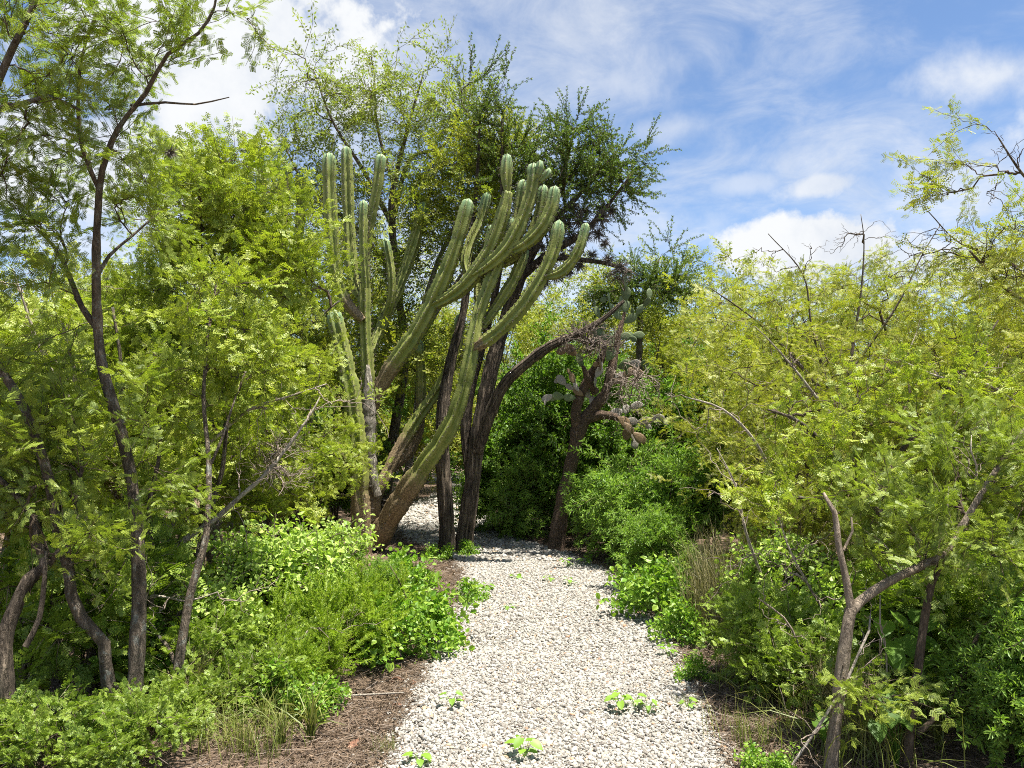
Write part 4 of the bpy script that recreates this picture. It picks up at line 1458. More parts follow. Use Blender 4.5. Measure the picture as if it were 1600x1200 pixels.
for i, (lb, b_, sts, bl) in enumerate((
        ('slender dark acacia stem just behind the forked trunk, leaning left', (150, 4.5), [[(146, 1100, 4.5, .026), (140, 980, 4.5, .024), (128, 860, 4.5, .021), (112, 720, 4.5, .017), (118, 600, 4.5, .013), (96, 500, 4.5, .008)]], [(110, 560, 4.5, .3, .25, .25, 12), (90, 700, 4.5, .25, .25, .2, 8)]),
        ('thin wavy acacia stem between forked trunk and slim lichen stem', (236, 4.6), [[(236, 1085, 4.6, .02), (228, 1000, 4.6, .018), (240, 900, 4.6, .016), (232, 800, 4.65, .014), (250, 700, 4.7, .011), (244, 600, 4.7, .007)]], [(246, 640, 4.7, .25, .25, .25, 12), (220, 780, 4.6, .2, .2, .2, 7)]),
        ('thin reddish acacia stem leaning right behind the slim lichen stem', (292, 5.2), [[(290, 1030, 5.2, .024), (300, 930, 5.2, .022), (318, 830, 5.2, .02), (346, 740, 5.2, .016), (356, 660, 5.2, .012), (384, 580, 5.25, .008)]], [(360, 620, 5.2, .3, .25, .2, 12), (300, 760, 5.2, .22, .2, .2, 7)]),
        ('pair of thin dark stems behind the bark-ridged stem', (70, 4.8), [[(64, 1070, 4.8, .024), (72, 940, 4.8, .021), (60, 820, 4.8, .018), (76, 700, 4.8, .014), (60, 580, 4.8, .009)], [(70, 1060, 4.8, .018), (100, 930, 4.8, .016), (92, 800, 4.8, .013), (112, 690, 4.8, .009)]], [(70, 620, 4.8, .3, .25, .25, 12), (100, 740, 4.7, .22, .2, .2, 8)]),
        ('thin leaning stem crossing behind the long pale dry branch', (200, 5.6), [[(196, 1005, 5.6, .026), (210, 900, 5.6, .024), (196, 800, 5.6, .022), (178, 700, 5.6, .018), (190, 590, 5.6, .014), (176, 480, 5.6, .009)]], [(180, 560, 5.6, .35, .3, .3, 12)]))):
    tree('acacia_sapling', lb, 'tree', gbase(*b_), sts, bl, 'acacia', 3, 'acacia_bark', 7, .85, tip=.002, names=['trunk'] * 2, bare=[(bl[0][0], bl[0][1] + 170, bl[0][2], .25, .2, .3, 9)])

# the tall feathery mesquites behind the cactus
tree('mesquite_tree', 'tall airy mesquite with fine arching sprays rising behind the candelabra cactus', 'tree', gbase(596, 11.6), [
    [(596, 850, 11.6, .085), (612, 700, 11.6, .075), (632, 560, 11.6, .068), (620, 440, 11.6, .06), (612, 330, 11.5, .055), (620, 270, 11.5, .04), (640, 190, 11.4, .025), (660, 120, 11.4, .012)],
    [(615, 340, 11.5, .04), (640, 250, 11.3, .03), (690, 230, 11.2, .02), (720, 180, 11.2, .012)],
    [(612, 350, 11.5, .04), (570, 270, 11.4, .03), (520, 190, 11.3, .018), (490, 110, 11.3, .009)],
    [(622, 440, 11.6, .05), (560, 360, 11.6, .035), (480, 290, 11.6, .022), (440, 220, 11.6, .01)],
    [(630, 540, 11.6, .05), (690, 430, 11.4, .04), (730, 330, 11.3, .03), (760, 250, 11.2, .015)],
    [(618, 300, 11.5, .03), (590, 200, 11.7, .02), (585, 120, 11.8, .01)]],
    [(500, 170, 11.4, .6, .6, .6, 46), (600, 170, 11.5, .7, .7, .75, 60), (690, 170, 11.2, .65, .6, .6, 56), (610, 300, 11.2, 1.1, .7, .6, 70), (470, 290, 11.5, .7, .6, .6, 50), (720, 290, 11.0, .8, .6, .7, 70), (760, 230, 11.2, .5, .5, .5, 30), (440, 240, 11.5, .4, .5, .4, 16), (560, 400, 11.0, .7, .5, .5, 40), (700, 400, 10.8, .8, .5, .4, 50), (640, 520, 11, .7, .5, .5, 26)],
    'tallmesq', 4, 'acacia_bark', 8, 1.0, [(485, 50, 11.3), (435, 105, 11.3), (425, 75, 11.4), (505, 85, 11.3), (700, 70, 11.3), (690, 95, 11.3), (580, 90, 11.6), (620, 85, 11.6), (540, 70, 11.5), (655, 60, 11.4), (425, 130, 11.5), (455, 80, 11.4)],
    upw=.05, angle=60, tip=.0035, rise=.4, wiggle=.04)
tree('mesquite_tree', 'yellowish bushy mesquite crown between the cactus arms', 'tree', gbase(606, 11.0), [
    [(606, 860, 10.9, .06), (640, 720, 10.9, .052), (655, 600, 10.9, .05), (655, 520, 10.9, .05), (680, 420, 10.8, .035), (720, 330, 10.7, .02), (740, 260, 10.6, .01)],
    [(658, 530, 10.9, .03), (700, 460, 10.8, .025), (770, 360, 10.6, .012)]],
    [(730, 250, 10.5, .65, .5, .5, 60), (790, 230, 10.5, .4, .4, .35, 30), (690, 330, 10.5, .6, .5, .4, 44), (760, 330, 10.3, .5, .4, .35, 36), (650, 560, 10.4, .5, .4, .35, 20), (700, 560, 10.2, .3, .3, .25, 12)],
    'farmesq', 3, 'pale_bark', 8, .9, upw=.05)

# the shaggy double trunk at the bend, carrying the spiky crown
spk = [(905, 172, 10), (890, 195, 10), (930, 185, 10.1), (925, 205, 9.9), (1012, 222, 9.9), (1006, 255, 9.8), (975, 235, 10), (1000, 285, 9.8), (985, 310, 9.8), (955, 232, 10), (742, 128, 10.2), (752, 170, 10.2), (768, 100, 10.1), (788, 140, 10.1), (780, 175, 10), (718, 135, 10.3), (712, 180, 10.3), (840, 200, 10), (860, 215, 10.1), (870, 190, 10), (820, 215, 10), (1010, 240, 10), (960, 330, 9.8), (940, 350, 9.8), (1000, 300, 9.9), (850, 185, 10.1), (950, 210, 10), (885, 172, 10), (735, 95, 10.2), (755, 120, 10.2), (790, 110, 10.1)]
tree('spiky_acacia_tree', 'dark tree with shaggy twin trunks and a spiky short-leaved crown over the bend', 'tree', gbase(715, 9.75), [
    [(722, 872, 9.75, .11), (726, 840, 9.75, .09), (735, 780, 9.75, .085), (745, 700, 9.75, .082), (756, 630, 9.75, .076), (772, 560, 9.8, .08), (790, 500, 9.9, .07), (815, 430, 9.9, .06), (842, 370, 9.9, .05), (868, 310, 9.95, .035), (885, 250, 10, .02), (898, 200, 10, .01)],
    [(699, 872, 9.7, .098), (699, 840, 9.7, .082), (696, 780, 9.7, .078), (691, 700, 9.72, .074), (693, 630, 9.75, .068), (705, 560, 9.8, .055), (725, 480, 9.9, .042), (735, 380, 10, .032), (745, 280, 10.1, .02), (750, 190, 10.15, .01)],
    [(738, 760, 9.78, .05), (732, 715, 9.8, .055), (728, 665, 9.85, .055), (738, 600, 9.9, .046), (760, 520, 10.1, .036), (780, 420, 10.1, .035), (785, 300, 10.1, .025), (784, 190, 10.1, .012)],
    [(746, 706, 9.7, .06), (768, 640, 9.55, .06), (790, 598, 9.45, .055), (822, 568, 9.35, .05), (860, 540, 9.3, .045), (895, 525, 9.3, .035), (940, 500, 9.3, .025), (975, 470, 9.3, .015)],
    [(815, 432, 9.9, .045), (860, 395, 9.8, .04), (910, 365, 9.75, .03), (950, 320, 9.75, .02), (985, 275, 9.8, .01)],
    [(845, 400, 9.85, .03), (900, 405, 9.7, .025), (950, 412, 9.6, .02), (985, 425, 9.6, .012)],
    [(845, 365, 9.9, .03), (890, 320, 9.9, .025), (935, 270, 9.9, .018), (965, 235, 9.95, .01)]],
    [(870, 270, 9.9, .55, .5, .35, 60), (940, 275, 9.85, .4, .4, .3, 40), (900, 235, 9.95, .45, .4, .3, 36), (980, 280, 9.8, .25, .3, .25, 18), (800, 260, 10.0, .4, .4, .4, 26), (745, 210, 10.15, .25, .3, .5, 22), (785, 200, 10.1, .15, .2, .4, 12), (900, 320, 9.8, .4, .4, .25, 20), (850, 340, 9.9, .4, .4, .3, 20)],
    'spike', 4, 'shaggy_bark', 44, 1.0, spk, shag=.75, angle=20, upw=.45, rise=.7, curl=.8, tip=.0032, frm=.2, wiggle=.03,
    names=['trunk', 'trunk', 'trunk', 'limb', 'limb', 'limb', 'limb'])
tree('spiky_acacia_tree', 'smaller spiky dark acacia top behind the prickly pear', 'tree', gbase(1010, 13), [
    [(1010, 812, 13, .08), (1000, 650, 13, .07), (1000, 500, 13, .05), (1010, 450, 13, .03), (1030, 405, 13, .012)]],
    [(1000, 455, 12.8, .5, .5, .3, 40), (1055, 445, 12.8, .35, .4, .28, 24), (960, 465, 12.9, .4, .4, .2, 24)],
    'spike', 5, 'shaggy_bark', 8, 1.15, [(1042, 375, 13), (1020, 392, 13), (990, 402, 13), (1056, 385, 13), (970, 410, 13), (1070, 410, 13)], angle=32, upw=.45, rise=.5, tip=.0035)

# right: boughs against the sky, entering from outside the frame
tree('mesquite_tree', 'tall thin mesquite with bare dark twigs and few yellow leaves against the sky', 'tree', gbase(1730, 5.4), [
    [(1730, 1090, 5.4, 0.0372), (1720, 800, 5.4, 0.0341), (1690, 600, 5.35, 0.0279), (1630, 500, 5.3, 0.0186), (1565, 445, 5.25, 0.0124), (1515, 392, 5.2, 0.0074)],
    [(1700, 620, 5.35, 0.0217), (1680, 450, 5.3, 0.0186), (1640, 330, 5.25, 0.0124), (1590, 262, 5.2, 0.0081), (1560, 215, 5.2, 0.0050)],
    [(1660, 520, 5.3, 0.0124), (1590, 420, 5.4, 0.0087), (1500, 380, 5.5, 0.0050), (1450, 330, 5.5, 0.0031)]],
    [(1540, 250, 5.2, .28, .25, .14, 16), (1600, 330, 5.2, .28, .3, .3, 20), (1520, 400, 5.3, .3, .3, .2, 20), (1590, 450, 5.2, .35, .3, .25, 26), (1480, 300, 5.2, .16, .2, .08, 6)],
    'mesquite', 2, 'acacia_bark', 7, 1.0, [(1435, 268, 5.2), (1455, 265, 5.2), (1500, 185, 5.2), (1520, 195, 5.2), (1475, 300, 5.2)],
    leafp=.5, upw=-.05, bare=[(1570, 230, 5.2, .3, .3, .16, 12), (1560, 350, 5.3, .4, .3, .3, 26), (1480, 370, 5.3, .3, .3, .2, 18), (1420, 390, 5.5, .3, .3, .15, 12)], tip=.0019, wiggle=.08)

tree('mesquite_tree', 'half bare mesquite with long grey boughs arching in front of the white cumulus', 'tree', gbase(1290, 7.0), [
    [(1300, 1000, 7.0, 0.0270), (1320, 760, 6.9, 0.0240), (1300, 640, 6.8, 0.0192), (1240, 560, 6.7, 0.0144), (1180, 500, 6.7, 0.0090), (1110, 450, 6.7, 0.0048)],
    [(1318, 700, 6.85, 0.0180), (1330, 560, 6.9, 0.0144), (1345, 460, 6.9, 0.0096), (1350, 380, 6.9, 0.0054), (1345, 335, 6.9, 0.0030)],
    [(1310, 660, 6.8, 0.0156), (1270, 520, 6.8, 0.0108), (1255, 430, 6.8, 0.0066), (1200, 365, 6.8, 0.0036)],
    [(1330, 580, 6.9, 0.0120), (1400, 480, 6.8, 0.0090), (1440, 400, 6.8, 0.0054), (1470, 350, 6.8, 0.0030)]],
    [(1180, 480, 6.6, .3, .3, .2, 14), (1330, 450, 6.8, .4, .3, .25, 16), (1250, 540, 6.5, .35, .3, .25, 16), (1420, 470, 6.7, .3, .3, .2, 12), (1150, 560, 6.5, .3, .3, .2, 10)],
    'mesquite', 2, 'acacia_bark', 7, 1.0, leafp=.7, upw=0, tip=.0018, wiggle=.08,
    bare=[(1220, 400, 6.8, .4, .3, .2, 26), (1340, 380, 6.9, .4, .3, .22, 30), (1440, 390, 6.8, .3, .3, .2, 20), (1160, 470, 6.7, .35, .3, .15, 14), (1300, 600, 6.3, .5, .2, .4, 24)])
tree('mesquite_tree', 'crooked mesquite whose bare lower boughs fan out above the leaning dry twig', 'tree', gbase(1410, 5.0), [
    [(1405, 1060, 5.0, .04), (1395, 900, 4.95, .036), (1370, 800, 4.9, .03), (1310, 720, 4.8, .02), (1250, 660, 4.75, .013), (1200, 640, 4.7, .006)],
    [(1378, 820, 4.9, .026), (1400, 720, 4.9, .022), (1460, 640, 4.85, .016), (1520, 560, 4.8, .01), (1560, 500, 4.8, .005)],
    [(1392, 880, 4.95, .02), (1440, 810, 4.9, .017), (1520, 760, 4.9, .012), (1600, 720, 4.9, .007)],
    [(1360, 790, 4.9, .016), (1270, 780, 4.75, .011), (1190, 770, 4.7, .006)]],
    [(1260, 650, 4.7, .3, .25, .14, 14), (1400, 640, 4.8, .35, .3, .18, 18), (1520, 600, 4.8, .3, .3, .2, 16), (1230, 760, 4.6, .28, .2, .1, 12), (1330, 720, 4.6, .25, .2, .1, 9), (1540, 720, 4.8, .25, .25, .12, 9)],
    'acacia', 3, 'acacia_bark', 8, .9, leafp=.85, upw=.05, tip=.0024, wiggle=.07, bare=[(1380, 740, 4.8, .5, .3, .3, 22), (1300, 830, 4.8, .35, .3, .2, 14)])

# the forked sapling in front on the right
tree('sapling', 'bare forked brown sapling with scraped bark standing in the right undergrowth', 'tree', gbase(1292, 3.5), [
    [(1292, 1240, 3.5, .031), (1302, 1160, 3.5, .03), (1314, 1060, 3.52, .028), (1329, 955, 3.55, .026), (1346, 938, 3.56, .023), (1386, 910, 3.58, .021), (1432, 888, 3.6, .019), (1476, 866, 3.62, .017), (1500, 828, 3.65, .016), (1545, 752, 3.7, .014), (1592, 684, 3.75, .012), (1650, 610, 3.8, .009)],
    [(1330, 956, 3.55, .018), (1322, 905, 3.56, .016), (1310, 850, 3.58, .0145), (1304, 800, 3.6, .012), (1286, 770, 3.62, .008)],
    [(1318, 860, 3.58, .006), (1332, 830, 3.6, .0055), (1330, 808, 3.6, .004)]],
    [(1450, 800, 3.75, .22, .25, .14, 14), (1540, 700, 3.85, .25, .25, .16, 18), (1400, 860, 3.7, .2, .2, .1, 10), (1590, 780, 3.7, .2, .2, .15, 12), (1360, 760, 3.8, .2, .2, .12, 8), (1500, 860, 3.55, .2, .15, .08, 7), (1370, 1085, 3.45, .16, .12, .04, 6)],
    'near', 4, 'sapling_bark', 11, .8, tip=.0017, wiggle=.07)
tree('sapling', 'dark slender upright stem under the bent sapling bough', 'tree', gbase(1416, 3.55), [
    [(1414, 1225, 3.55, .021), (1424, 1120, 3.56, .020), (1436, 1030, 3.58, .019), (1446, 960, 3.6, .018), (1456, 910, 3.62, .017), (1478, 866, 3.66, .015), (1500, 800, 3.8, .011), (1490, 700, 3.9, .008)],
    [(1430, 1150, 3.56, .012), (1462, 1120, 3.6, .012), (1492, 1080, 3.62, .011), (1508, 1050, 3.64, .010), (1535, 980, 3.7, .008), (1590, 950, 3.75, .005)]],
    [(1500, 690, 4.0, .25, .25, .2, 12), (1560, 860, 3.8, .2, .2, .15, 8), (1580, 950, 3.8, .2, .2, .1, 8)],
    'near', 3, 'twig_bark', 9, .8, tip=.0017)


# ------------------------------------------------------------------ dead wood
def dead(name, label, cat, path, r_tip, n, spread, mat, twigmat, base=None, flat=False, sides=8):
    b = P(*path[0][:3])
    b[2] = max(b[2], 0) if base is None else base
    root = thing(name, b, label, cat)
    p = px_stem(path, b)
    add_stem(root, 'trunk' if not flat else 'stick', p, mat, sides, .08)
    if n:
        k = rng.integers(len(p) // 4, len(p), n)
        pts = p[k, :3] + rng.normal(0, 1, (n, 3)) * np.array(spread)
        pts[:, 2] = np.maximum(pts[:, 2], .03 - b[2])
        ch, rad = grow([p], pts, 6, .06, r_tip)
        add_twigs(root, 'twigs', ch, rad, twigmat)
    return root


dead('dead_branch', 'long pale dry branch leaning up towards the cactus from the slim acacia stem', 'dead branch', [(255, 872, 5.0, .02), (300, 835, 5.0, .019), (332, 815, 5.0, .018), (374, 777, 5.05, .016), (419, 736, 5.1, .013), (479, 657, 5.2, .008), (500, 620, 5.25, .004)], .002, 34, (.22, .2, .12), 'dead_wood', 'dead_twig')
dead('fallen_branch', 'curved dry branch lying in the left undergrowth above the grass', 'dead branch', [(225, 1035, 4.6, .014), (270, 1042, 4.6, .017), (330, 1048, 4.6, .017), (385, 1040, 4.62, .016), (420, 1018, 4.65, .014), (440, 1002, 4.65, .012), (470, 998, 4.7, .010), (482, 985, 4.7, .006)], .002, 26, (.2, .2, .06), 'dead_wood', 'dead_twig')
dead('fallen_stick', 'thin straight pale stick lying across the brown litter', 'stick', [(470, 1092, 4.5, .007), (520, 1088, 4.5, .007), (580, 1085, 4.52, .006), (632, 1082, 4.54, .004)], .002, 0, (0, 0, 0), 'dead_wood', 'dead_twig', flat=True)
dead('fallen_stick', 'broken grey stick poking up at the edge of the left grass', 'stick', [(462, 1108, 4.3, .010), (478, 1085, 4.32, .012), (492, 1066, 4.35, .006)], .002, 0, (0, 0, 0), 'dead_wood', 'dead_twig', flat=True)
dead('dry_branch', 'dark upright dry stick entangled in the round-leaved bush', 'dead branch', [(412, 1045, 5.3, .013), (402, 985, 5.3, .012), (390, 930, 5.3, .010), (375, 885, 5.3, .008), (372, 860, 5.3, .005)], .002, 8, (.12, .12, .1), 'twig_bark', 'twig_bark')
dead('dry_branch', 'bent dry stick among the bright path-side weeds', 'dead branch', [(655, 1008, 5.4, .006), (648, 975, 5.4, .006), (635, 935, 5.4, .005), (622, 905, 5.4, .004), (610, 885, 5.4, .003)], .0015, 6, (.06, .06, .05), 'twig_bark', 'twig_bark')
dead('dry_stalk', 'pale forked dry stalks splayed at the foot of the forked sapling', 'dead branch', [(1238, 1195, 3.5, .006), (1262, 1160, 3.5, .007), (1290, 1118, 3.5, .007), (1325, 1060, 3.5, .006), (1340, 1025, 3.52, .006), (1358, 985, 3.55, .005), (1360, 960, 3.58, .003)], .0018, 14, (.12, .08, .09), 'dead_wood', 'dead_twig')
dead('dry_stalk', 'leaning dry twig in the ferny growth right of the path', 'dead branch', [(1258, 1035, 4.3, .006), (1245, 1000, 4.3, .006), (1225, 965, 4.3, .005), (1185, 935, 4.3, .003)], .0018, 10, (.1, .1, .08), 'dead_twig', 'dead_twig')
dead('dead_branch', 'grey leafless branch slanting through the yellowish mesquites', 'dead branch', [(1330, 690, 6.0, .016), (1300, 650, 6.0, .014), (1275, 620, 6.0, .012), (1240, 575, 6.0, .009), (1205, 535, 6.0, .006), (1180, 510, 6.0, .003)], .0022, 26, (.25, .25, .2), 'dead_wood', 'dead_twig')
dead('dead_branch', 'pale straight dry branch rising through the sparse yellowish mesquite', 'dead branch', [(1310, 760, 5.9, .012), (1345, 690, 5.9, .011), (1380, 630, 5.95, .009), (1415, 560, 6.0, .006), (1432, 520, 6.0, .003)], .002, 16, (.25, .2, .2), 'dead_wood', 'dead_twig')


for lb, p_, n_ in (('grey dry branch arching over the low rounded mesquite', [(1215, 760, 5.6, .012), (1180, 690, 5.5, .011), (1130, 640, 5.45, .008), (1070, 620, 5.4, .004)], 30),
                   ('dry leafless bough crossing in front of the dense yellow-green mesquite', [(1600, 640, 5.0, .014), (1540, 600, 4.9, .012), (1470, 590, 4.85, .009), (1400, 560, 4.8, .005)], 34),
                   ('dead spray of pale twigs beside the dry straw grass', [(1190, 900, 5.3, .010), (1165, 830, 5.2, .009), (1150, 760, 5.2, .006), (1120, 700, 5.2, .003)], 30),
                   ('dry twiggy bough among the leaves over the round-leaved bush', [(330, 690, 5.0, .011), (390, 640, 4.95, .009), (450, 620, 4.9, .006), (510, 600, 4.9, .003)], 30),
                   ('dead twiggy branch in the acacias behind the forked trunk', [(120, 640, 4.6, .012), (70, 560, 4.55, .010), (40, 480, 4.5, .007), (20, 420, 4.5, .003)], 26),
                   ('thin dry branch low between forked trunk and slim stem', [(190, 960, 4.4, .009), (240, 930, 4.4, .008), (290, 940, 4.35, .006), (340, 925, 4.3, .003)], 30),
                   ('dry twigs sticking out of the pale leaved bush by the sapling', [(1290, 960, 4.6, .008), (1255, 900, 4.5, .007), (1230, 850, 4.5, .005), (1215, 800, 4.5, .003)], 28)):
    dead('dead_branch', lb, 'dead branch', p_, .0019, n_, (.2, .16, .14), 'dead_wood', 'dead_twig', base=P(*p_[0][:3])[2])
for px, py, Y, dx_, ln, lb in ((1518, 680, 3.75, 6, 80, 'pale thorny twig hanging upright before the sapling bough'), (1482, 760, 3.7, 4, 110, 'pale vertical dead twig beside the bend of the sapling bough'), (1425, 905, 3.7, -60, -70, 'short broken pale stick slanting above the big leaves'), (1375, 930, 3.6, 10, 150, 'thin pale dry stem between the sapling and the big leaves')):
    dead('dry_stalk', lb, 'dead branch', [(px + dx_, py + ln, Y, .005), (px + dx_ * .6 + 4, py + ln * .6, Y, .0048), (px + dx_ * .3 - 3, py + ln * .3, Y, .004), (px, py, Y, .002)], .0016, 9, (.05, .05, .04), 'dead_wood', 'dead_twig')


def tangle(name, label, c, r, n, mat, tip=.0022, hang=0.0, seedn=7):
    b = P(*c)
    root = thing(name, b, label, 'dead twigs')
    stems = []
    for i in range(seedn):
        e = blob((0, 0, 0), np.array(r) * 1.05, 1, .8)[0]
        s_ = blob((0, 0, 0), np.array(r) * .5, 1)[0]
        m = (e + s_) / 2 + rdir(.08)
        p = smooth_path(np.array([[*s_, .008], [*m, .006], [*e, .003]]), .07)
        stems.append(p)
        add_stem(root, 'branch', p, mat, 5, .06)
    pts = blob((0, 0, 0), r, n)
    pts[:, 2] -= hang * rng.uniform(0, 1, n) ** 2
    ch, rad = grow(stems, pts, 6, .07, tip * .72, .35, .9, -.3 if hang else 0)
    add_twigs(root, 'twigs', ch, rad, mat)
    return root


tangle('dead_twig_tangle', 'tangle of dry grey twigs left of the candelabra cactus', (432, 722, 5.9), (.33, .28, .30), 300, 'dead_twig')
tangle('dead_twig_tangle', 'brown thorny mass of dead twigs hanging in the prickly pear', (920, 530, 9.3), (.48, .38, .28), 620, 'brown_dead_twig', .004)
tangle('dead_twig_tangle', 'greyish drooping dead twigs at the right of the prickly pear', (985, 590, 9.2), (.40, .32, .28), 420, 'dead_twig', .0034, .55)
tangle('dead_twig_tangle', 'low heap of dry twigs on the ground behind the slim lichen stem', (320, 985, 5.0), (.55, .4, .16), 220, 'dead_twig')
tangle('dead_twig_tangle', 'dark dry twigs among the low mesquites', (1340, 640, 6.6), (.5, .4, .35), 180, 'twig_bark', .003)
tangle('dead_twig_tangle', 'brown dry twigs under the low rounded mesquite', (1240, 880, 5.4), (.35, .3, .2), 140, 'brown_dead_twig')
tangle('dead_twig_tangle', 'dry brown twigs in the gloom below the bent stem of the dark sapling', (1480, 1130, 4.0), (.3, .25, .18), 140, 'brown_dead_twig', .0018)
tangle('dead_twig_tangle', 'grey dry twigs on the end of the dead limb by the sky gap', (965, 432, 9.6), (.28, .2, .12), 110, 'brown_dead_twig', .003)


# ------------------------------------------------------------------ prickly pear tree
def pad_mesh(name, mat):
    v, f = ico(3)
    w_ = np.clip((v[:, 2] + 1) / 2, 0, 1)
    sc = 0.45 + 0.62 * np.sin(np.clip(w_ * 1.05, 0, 1) * math.pi * .62)
    x = v[:, 0] * sc * .62
    y = v[:, 1] * .075 * (0.8 + .4 * w_) + .05 * (v[:, 2] ** 2) * .6
    z = v[:, 2] + 1
    return mesh_from(name, np.stack([x, y, z], 1) * .5, [f], [mat], [0], True)


PADS = {k: pad_mesh('pad', k) for k in ('green_pad', 'dead_pad', 'brown_pad')}


def prickly_pear():
    b = gbase(868, 9.9)
    root = thing('prickly_pear_tree', b, 'prickly pear tree with bare brown trunk and grey dead pads under green ones', 'cactus')
    st = [[(868, 868, 9.9, .13), (872, 830, 9.9, .105), (880, 780, 9.9, .09), (890, 735, 9.9, .085), (898, 700, 9.9, .085), (906, 668, 9.9, .09), (925, 640, 9.9, .075), (945, 615, 9.9, .065), (955, 580, 9.9, .055), (965, 530, 9.95, .045), (976, 488, 10, .02)],
          [(903, 672, 9.9, .065), (900, 645, 9.85, .07), (908, 615, 9.8, .06), (925, 585, 9.8, .07), (940, 560, 9.8, .05), (946, 532, 9.8, .025)],
          [(912, 660, 9.9, .06), (938, 648, 9.85, .06), (962, 652, 9.8, .045), (978, 660, 9.8, .02)],
          [(930, 612, 9.85, .05), (918, 590, 9.7, .04), (911, 572, 9.7, .022)]]
    for i, s_ in enumerate(st):
        add_stem(root, 'trunk' if i == 0 else 'limb', px_stem(s_, b), 'nopal_bark', 12, .07)

    def pad(p, L, tilt, yaw, mat):
        """a pad whose foot is at p; tilt leans it right (+) or left (-); returns its tip"""
        o = link('pad', PADS[mat], root, p)
        o.scale = (L * rv(.8, 1.1), L * rv(.8, 1.3), L)
        o.rotation_euler = (0, R(tilt), R(yaw))
        a, y = R(tilt), R(yaw)
        return p + np.array([math.sin(a) * math.cos(y), math.sin(a) * math.sin(y), math.cos(a)]) * L * .95

    def chain(px, py, Y, n, tilt, yaw, mats, L0):
        p = P(px, py, Y) - b
        for i in range(n):
            m = mats[rng.integers(0, len(mats))]
            L = L0 * rv(.75, 1.15)
            q = pad(p, L, tilt + rv(-25, 25), yaw + rv(-40, 40), m)
            if rng.uniform() < .55:
                pad(p + (q - p) * rv(.5, .9), L * rv(.6, .9), tilt + rv(30, 80) * (1 if rng.uniform() < .5 else -1), yaw + rv(-70, 70), m)
            p = p + (q - p) * .93
    DD, DB, GG = ['dead_pad', 'dead_pad', 'brown_pad'], ['brown_pad', 'dead_pad'], ['green_pad']
    for px, py, n, tilt, yaw, mt, L in ((912, 618, 3, -60, 20, DD, .17), (905, 612, 2, -20, 60, DD, .18), (900, 622, 3, -95, 10, ['green_pad', 'dead_pad'], .17),
                                        (930, 606, 2, 10, 30, DD, .18), (938, 640, 2, -30, 50, DD, .2), (950, 648, 3, 60, 30, DD, .2), (965, 652, 2, 120, 20, DB, .24),
                                        (974, 660, 2, 150, 40, DB, .22), (978, 655, 3, 85, -30, DD, .19), (955, 600, 3, 55, 20, DD, .18), (958, 590, 2, 100, 60, DD, .18),
                                        (965, 575, 3, 75, -20, ['dead_pad', 'green_pad'], .19), (940, 580, 2, -40, 60, DB, .2), (948, 565, 2, 20, 40, ['brown_pad', 'green_pad'], .2),
                                        (912, 575, 2, -50, 30, ['brown_pad', 'green_pad'], .2)):
        chain(px, py, 9.75 + rv(-.2, .2), n, tilt, yaw, mt, L)
    for px, py, n, tilt, yaw in ((976, 490, 3, -10, 20), (972, 500, 3, -50, 40), (975, 505, 3, 50, -30), (962, 535, 2, -75, 20), (966, 525, 3, 80, 30), (946, 535, 3, -35, 60), (970, 485, 2, 30, 70)):
        chain(px, py, 9.9 + rv(-.15, .2), n, tilt, yaw, GG, .2)
    return root


prickly_pear()


# ------------------------------------------------------------------ ball moss on the old limbs
def ball_moss():
    V, Q = [], []
    ch = []
    for i in range(110):
        d = norm(rdir())
        L = rv(.08, .15)
        c = norm(d + rdir(.5))
        t = np.linspace(0, 1, 4)[:, None]
        ch.append((1 - t) * 0 + d * L * t + (c - d) * L * t * t * .6)
    v, q = tubes(np.array(ch), np.tile(np.linspace(.006, .002, 4), (len(ch), 1)), 3)
    return mesh_from('ball_moss', v, [q], ['ball_moss_grey'], [0])


BM = ball_moss()
BMs = [(885, 350, 9.7), (905, 345, 9.7), (925, 352, 9.65), (940, 340, 9.7), (915, 368, 9.65), (895, 372, 9.7), (935, 365, 9.65), (870, 375, 9.75), (900, 392, 9.65), (925, 398, 9.6), (950, 405, 9.6), (880, 400, 9.7), (860, 410, 9.8), (940, 325, 9.75), (955, 330, 9.75), (915, 330, 9.75), (970, 418, 9.6), (850, 440, 9.8), (835, 450, 9.85), (862, 360, 9.8), (845, 385, 9.85), (820, 470, 9.85), (800, 500, 9.85), (870, 330, 9.8), (870, 430, 9.7), (890, 425, 9.7), (905, 415, 9.65), (945, 380, 9.65), (850, 345, 9.85), (895, 325, 9.8)]
for i, (px, py, Y) in enumerate(BMs):
    o = link('ball_moss', BM, None, P(px, py, Y + rv(-.1, .1)))
    o.rotation_euler = (rv(0, 3), rv(0, 3), rv(0, 3))
    o.scale = (rv(.75, 1.3),) * 3
    tag(o, 'dark grey ball of moss clinging to the limbs of the spiky dark tree', 'ball moss', 'balls of moss on the spiky tree')
for px, py, Y, lb in ((266, 238, 5.6, 'small dry bird nest like ball of twigs hanging among acacia tops under the clouds'),):
    o = link('twig_ball', BM, None, P(px, py, Y))
    o.scale = (.55,) * 3
    tag(o, lb, 'twig ball')


